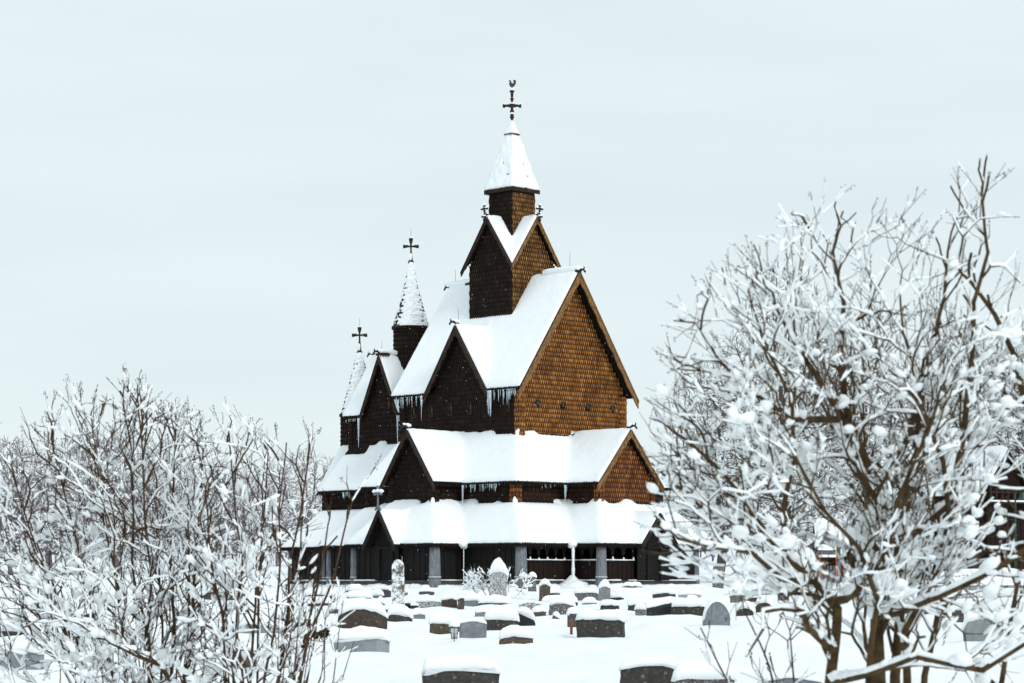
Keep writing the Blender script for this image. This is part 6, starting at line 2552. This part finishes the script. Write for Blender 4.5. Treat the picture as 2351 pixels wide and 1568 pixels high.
# small roofed gate with posts
d = 108
c = W(1893, HZ, d)
g2 = float(gz(c.x, d))
gt = empty('roofed_gate', (c.x, d, g2))
tag(gt, 'small grey wooden gate with a snow covered gabled roof behind the right tree', 'gate')
k = d / F
H2 = (HZ - 1222) / F * d - g2
for sg in (-1, 1):
    mb = MB()
    mb.box(sg * .62 - .09, sg * .62 + .09, -.09, .09, -.2, H2 - .55)
    mb.build('post', GREYW, gt)
mb = MB()
mb.box(-.85, .62 - .1, -.05, .05, H2 - 1.0, H2 - .8)
mb.box(-.53, .53, -.04, .04, .3, .42)
mb.build('beam', GREYW, gt)
mb = MB()
for i in range(7):
    x = -.45 + i * .14
    mb.box(x, x + .09, -.03, .03, .1, .95)
mb.build('gate_leaf', GREYW, gt)
mb = MB()
mb.prism([(-.5, -.5, H2 - .55), (.5, -.5, H2 - .55), (0, -.5, H2 - .08)], (0, .08, 0))
mb.build('gable', GREYW, gt)
rb, sb = MB(), MB()
for sg in (-1, 1):
    q = [(sg * .78, -.6, H2 - .62), (sg * .78, .6, H2 - .62), (0, .6, H2), (0, -.6, H2)]
    rb.prism(q, (0, 0, -.05))
    snow_slab(sb, [q[0], q[1], q[2], q[3]], .2)
ro = rb.build('roof', GREYW, gt)
sb.build('roof_snow', SNOWR, ro, True)
thing_stake(1882.5, 1271, 1315, .02, [ORANGE, YELLOW, ORANGE], 'snow_stake', 'orange and yellow snow stake left of the gate post', 'snow stake', d=104)
thing_stake(1920, 1254, 1312, .02, [ORANGE, ORANGE, YELLOW], 'snow_stake', 'taller orange and yellow snow stake beside the red wall', 'snow stake', d=104)
thing_stake(1966, 1253, 1290, .03, [METAL, METAL, ORANGE], 'snow_stake', 'black snow stake with an orange top right of the dark corner post', 'snow stake', d=112)

# stone wall topped with snow on the right
d = 101
x0, x1 = W(2095, HZ, d).x, W(2440, HZ, d).x
wl = empty('churchyard_wall', (x0, d, -.8))
tag(wl, 'low stone churchyard wall under a thick level band of snow on the right', 'wall')
mb = MB()
for i in range(16):
    for j in range(3):
        xx = i * (x1 - x0) / 16 + (.2 if j % 2 else 0)
        mb.box(xx, xx + (x1 - x0) / 16 - .03, -.25 + random.uniform(-.03, .03), .25, j * .35 - .3, j * .35 + .03)
ww_ = mb.build('stonework', SM['dusted'], wl)
sb = MB()
snow_slab(sb, [(0, -.36, .72), (x1 - x0, -.36, .72), (x1 - x0, 0, .86), (0, 0, .86)], .6, 30)
snow_slab(sb, [(x1 - x0, .36, .72), (0, .36, .72), (0, 0, .86), (x1 - x0, 0, .86)], .6, 30)
sb.build('wall_snow', SNOW, wl, True)

# picket fence
d = 122
c0 = W(2040, HZ, d)
g3 = float(gz(c0.x, d))
fn = empty('picket_fence', (c0.x, d, g3))
tag(fn, 'white picket fence with snowy tops left of the farm building', 'fence')
WP = simple('white_fence_paint', (.45, .46, .47), (.6, .61, .62), 6, .6, 0)
npk = 26
for i in range(npk):
    mb = MB()
    x = i * .155
    hh = (HZ - 1298) / F * d - g3
    mb.prism([(x, 0, -.1), (x + .08, 0, -.1), (x + .08, 0, hh - .06), (x + .04, 0, hh), (x, 0, hh - .06)], (0, .025, 0))
    p = mb.build('picket', WP, fn)
    sb = MB()
    sb.blob((x + .05, .01, hh + .02), (.06, .06, .05), 7, 4)
    sb.build('picket_snow', SNOW, p, True)
mb = MB()
mb.box(0, npk * .155, .03, .07, .25, .33)
mb.box(0, npk * .155, .03, .07, hh - .35, hh - .27)
mb.build('rail', WP, fn)

# green bin shelter with snowy lid
d = 72
c = W(2146, 1399, d)
bx = empty('grit_bin', (c.x, d, float(gz(c.x, d)) - .05))
tag(bx, 'dark green grit bin with snow on its lid behind the right tree', 'bin')
mb = MB()
mb.prism([(-.3, -.25, 0), (.3, -.25, 0), (.34, -.25, .42), (-.34, -.25, .42)], (0, .5, 0))
mb.build('body', GREENP, bx)
mb = MB()
mb.prism([(-.37, -.3, .424), (-.37, .3, .424), (-.37, .3, .52), (-.37, -.3, .46)], (.74, 0, 0))
li = mb.build('lid', GREENP, bx)
sb = MB()
sb.blob((0, 0, .53), (.38, .3, .12), 12, 6)
sb.build('lid_snow', SNOW, li, True)


# ---- people
def skin_mat(nm, c):
    return simple(nm, c, c, 8, .6, 0)


SKIN = skin_mat('skin', (.45, .26, .19))


def person(X, yhead, d, coat, hairc, label, face=0.0, hat=None, hair_long=False):
    zt = (HZ - yhead) / F * d
    c = W(X, HZ, d)
    H = 1.72
    root = empty('person', (c.x, d, zt - H), face)
    tag(root, label, 'person', 'people standing by the farm building')
    me = bpy.data.meshes.new('body')
    J = [(0, 0, .95), (0, 0, 1.15), (0, 0, 1.38), (0, -.01, 1.5), (0, -.02, 1.60),
         (.10, 0, .90), (.11, -.02, .5), (.11, .0, .09), (.11, -.12, .04), (-.10, 0, .90), (-.11, .02, .5), (-.11, .02, .09), (-.11, -.10, .04),
         (.19, 0, 1.40), (.25, .02, 1.13), (.22, -.12, .92), (.20, -.18, .86), (-.19, 0, 1.40), (-.25, .02, 1.13), (-.22, -.12, .92), (-.20, -.18, .86)]
    Rr = [.16, .15, .16, .055, .05, .10, .07, .05, .045, .10, .07, .05, .045, .075, .055, .04, .035, .075, .055, .04, .035]
    E = [(0, 1), (1, 2), (2, 3), (3, 4), (0, 5), (5, 6), (6, 7), (7, 8), (0, 9), (9, 10), (10, 11), (11, 12), (2, 13), (13, 14), (14, 15), (15, 16), (2, 17), (17, 18), (18, 19), (19, 20)]
    me.from_pydata(J, E, [])
    tmp = bpy.data.objects.new('body', me)
    COL.objects.link(tmp)
    md = tmp.modifiers.new('s', 'SKIN')
    for i, r in enumerate(Rr):
        me.skin_vertices[0].data[i].radius = (r, r)
    me.skin_vertices[0].data[0].use_root = True
    s2 = tmp.modifiers.new('u', 'SUBSURF')
    s2.levels = 1
    s2.render_levels = 1
    dg = bpy.context.evaluated_depsgraph_get()
    m2 = bpy.data.meshes.new_from_object(tmp.evaluated_get(dg))
    bpy.data.objects.remove(tmp)
    # head joined into the same body mesh
    bm_ = MB()
    bm_.add([tuple(v.co) for v in m2.vertices], [tuple(p.vertices) for p in m2.polygons])
    bm_.mi = 1
    hv = []
    n, m = 14, 12
    vs, fs = [], []
    for k in range(m + 1):
        th = PI * k / m
        for i in range(n):
            a = 2 * PI * i / n
            x, y, z = math.sin(th) * math.cos(a) * .076, math.sin(th) * math.sin(a) * .095, -math.cos(th) * .115
            if z < -.03:
                x *= .86
                y = y * .9 - .008
            if y < -.07 and abs(x) < .025 and -.03 < z < .02:
                y -= .018     # nose
            if y < -.05 and abs(abs(x) - .032) < .016 and 0 < z < .03:
                y += .012     # eye sockets
            vs.append((x, y - .02, z + 1.605))
    for k in range(m):
        for i in range(n):
            j = (i + 1) % n
            fs.append((k * n + i, k * n + j, (k + 1) * n + j, (k + 1) * n + i))
    bm_.add(vs, fs)
    bm_.build('body', [coat, SKIN], root, True)
    hb = MB()
    vs, fs = [], []
    for k in range(9):
        th = PI * .62 * k / 8
        for i in range(n):
            a = 2 * PI * i / n
            x, y, z = math.sin(th) * math.cos(a) * .088, math.sin(th) * math.sin(a) * .108, math.cos(th) * .128
            if y < -.03 and z < .045:
                y = -.03
            vs.append((x, y - .012, z + 1.61))
    for k in range(8):
        for i in range(n):
            j = (i + 1) % n
            fs.append((k * n + i, (k + 1) * n + i, (k + 1) * n + j, k * n + j))
    hb.add(vs, fs)
    if hair_long:
        hb.tube([(0, .05, 1.62), (0, .075, 1.5), (0, .08, 1.40)], [.075, .07, .04], 10)
    hb.build('hair' if hat is None else 'hat', hat or hairc, root, True)
    # open coat hem
    cb = MB()
    cb.lathe((0, 0, .62), [(0, .20), (.25, .19), (.5, .175), (.7, .185)], 14)
    cb.build('coat', coat, root, True)
    return root


COATK = simple('black_cloth', (.006, .006, .007), (.014, .014, .016), 12, .9)
COATB = simple('brown_cloth', (.05, .03, .02), (.09, .055, .035), 12, .9)
HAIRD = simple('dark_hair', (.012, .008, .006), (.03, .02, .014), 30, .6)
HAIRL = simple('blond_hair', (.35, .24, .12), (.5, .36, .2), 30, .6)
BLUE = simple('turquoise_wool', (.02, .22, .36), (.03, .30, .45), 30, .9)
dP = 118
person(2204, 1251, dP, COATK, HAIRD, 'person in black with a bare head, leftmost of the group by the farm building', .5)
person(2236, 1257, dP, COATB, HAIRD, 'person in a brown coat second from left by the farm building', -.3)
person(2262, 1254, dP, COATK, HAIRD, 'person in black coat and black cap looking left', -1.3, COATK)
person(2276, 1257, dP + .5, COATK, HAIRL, 'person with long blond hair close behind the one in the black cap', -.9, None, True)
person(2307, 1264, dP, COATK, HAIRD, 'person wearing a turquoise knitted hat', .4, BLUE)

# ---- falling snow
N = 6000
dd_ = 12 + 63 * np.sqrt(rng.uniform(0, 1, N))
C = np.stack([rng.uniform(-19, 19, N), dd_, rng.uniform(-1.5, 19, N)], 1)
r = rng.uniform(.0015, .0045, N) * np.clip(dd_ / 30, .6, 1.6)
V, Q = blobs(C, np.tile(np.array([[1.0, 0, 0]]), (N, 1)), r, r, r, rng, 5, 3, .1)
o = fastmesh('falling_snow', V, Q, SNOWT, None)
tag(o, 'fine snowflakes drifting through the air', 'snowfall', kind='stuff')
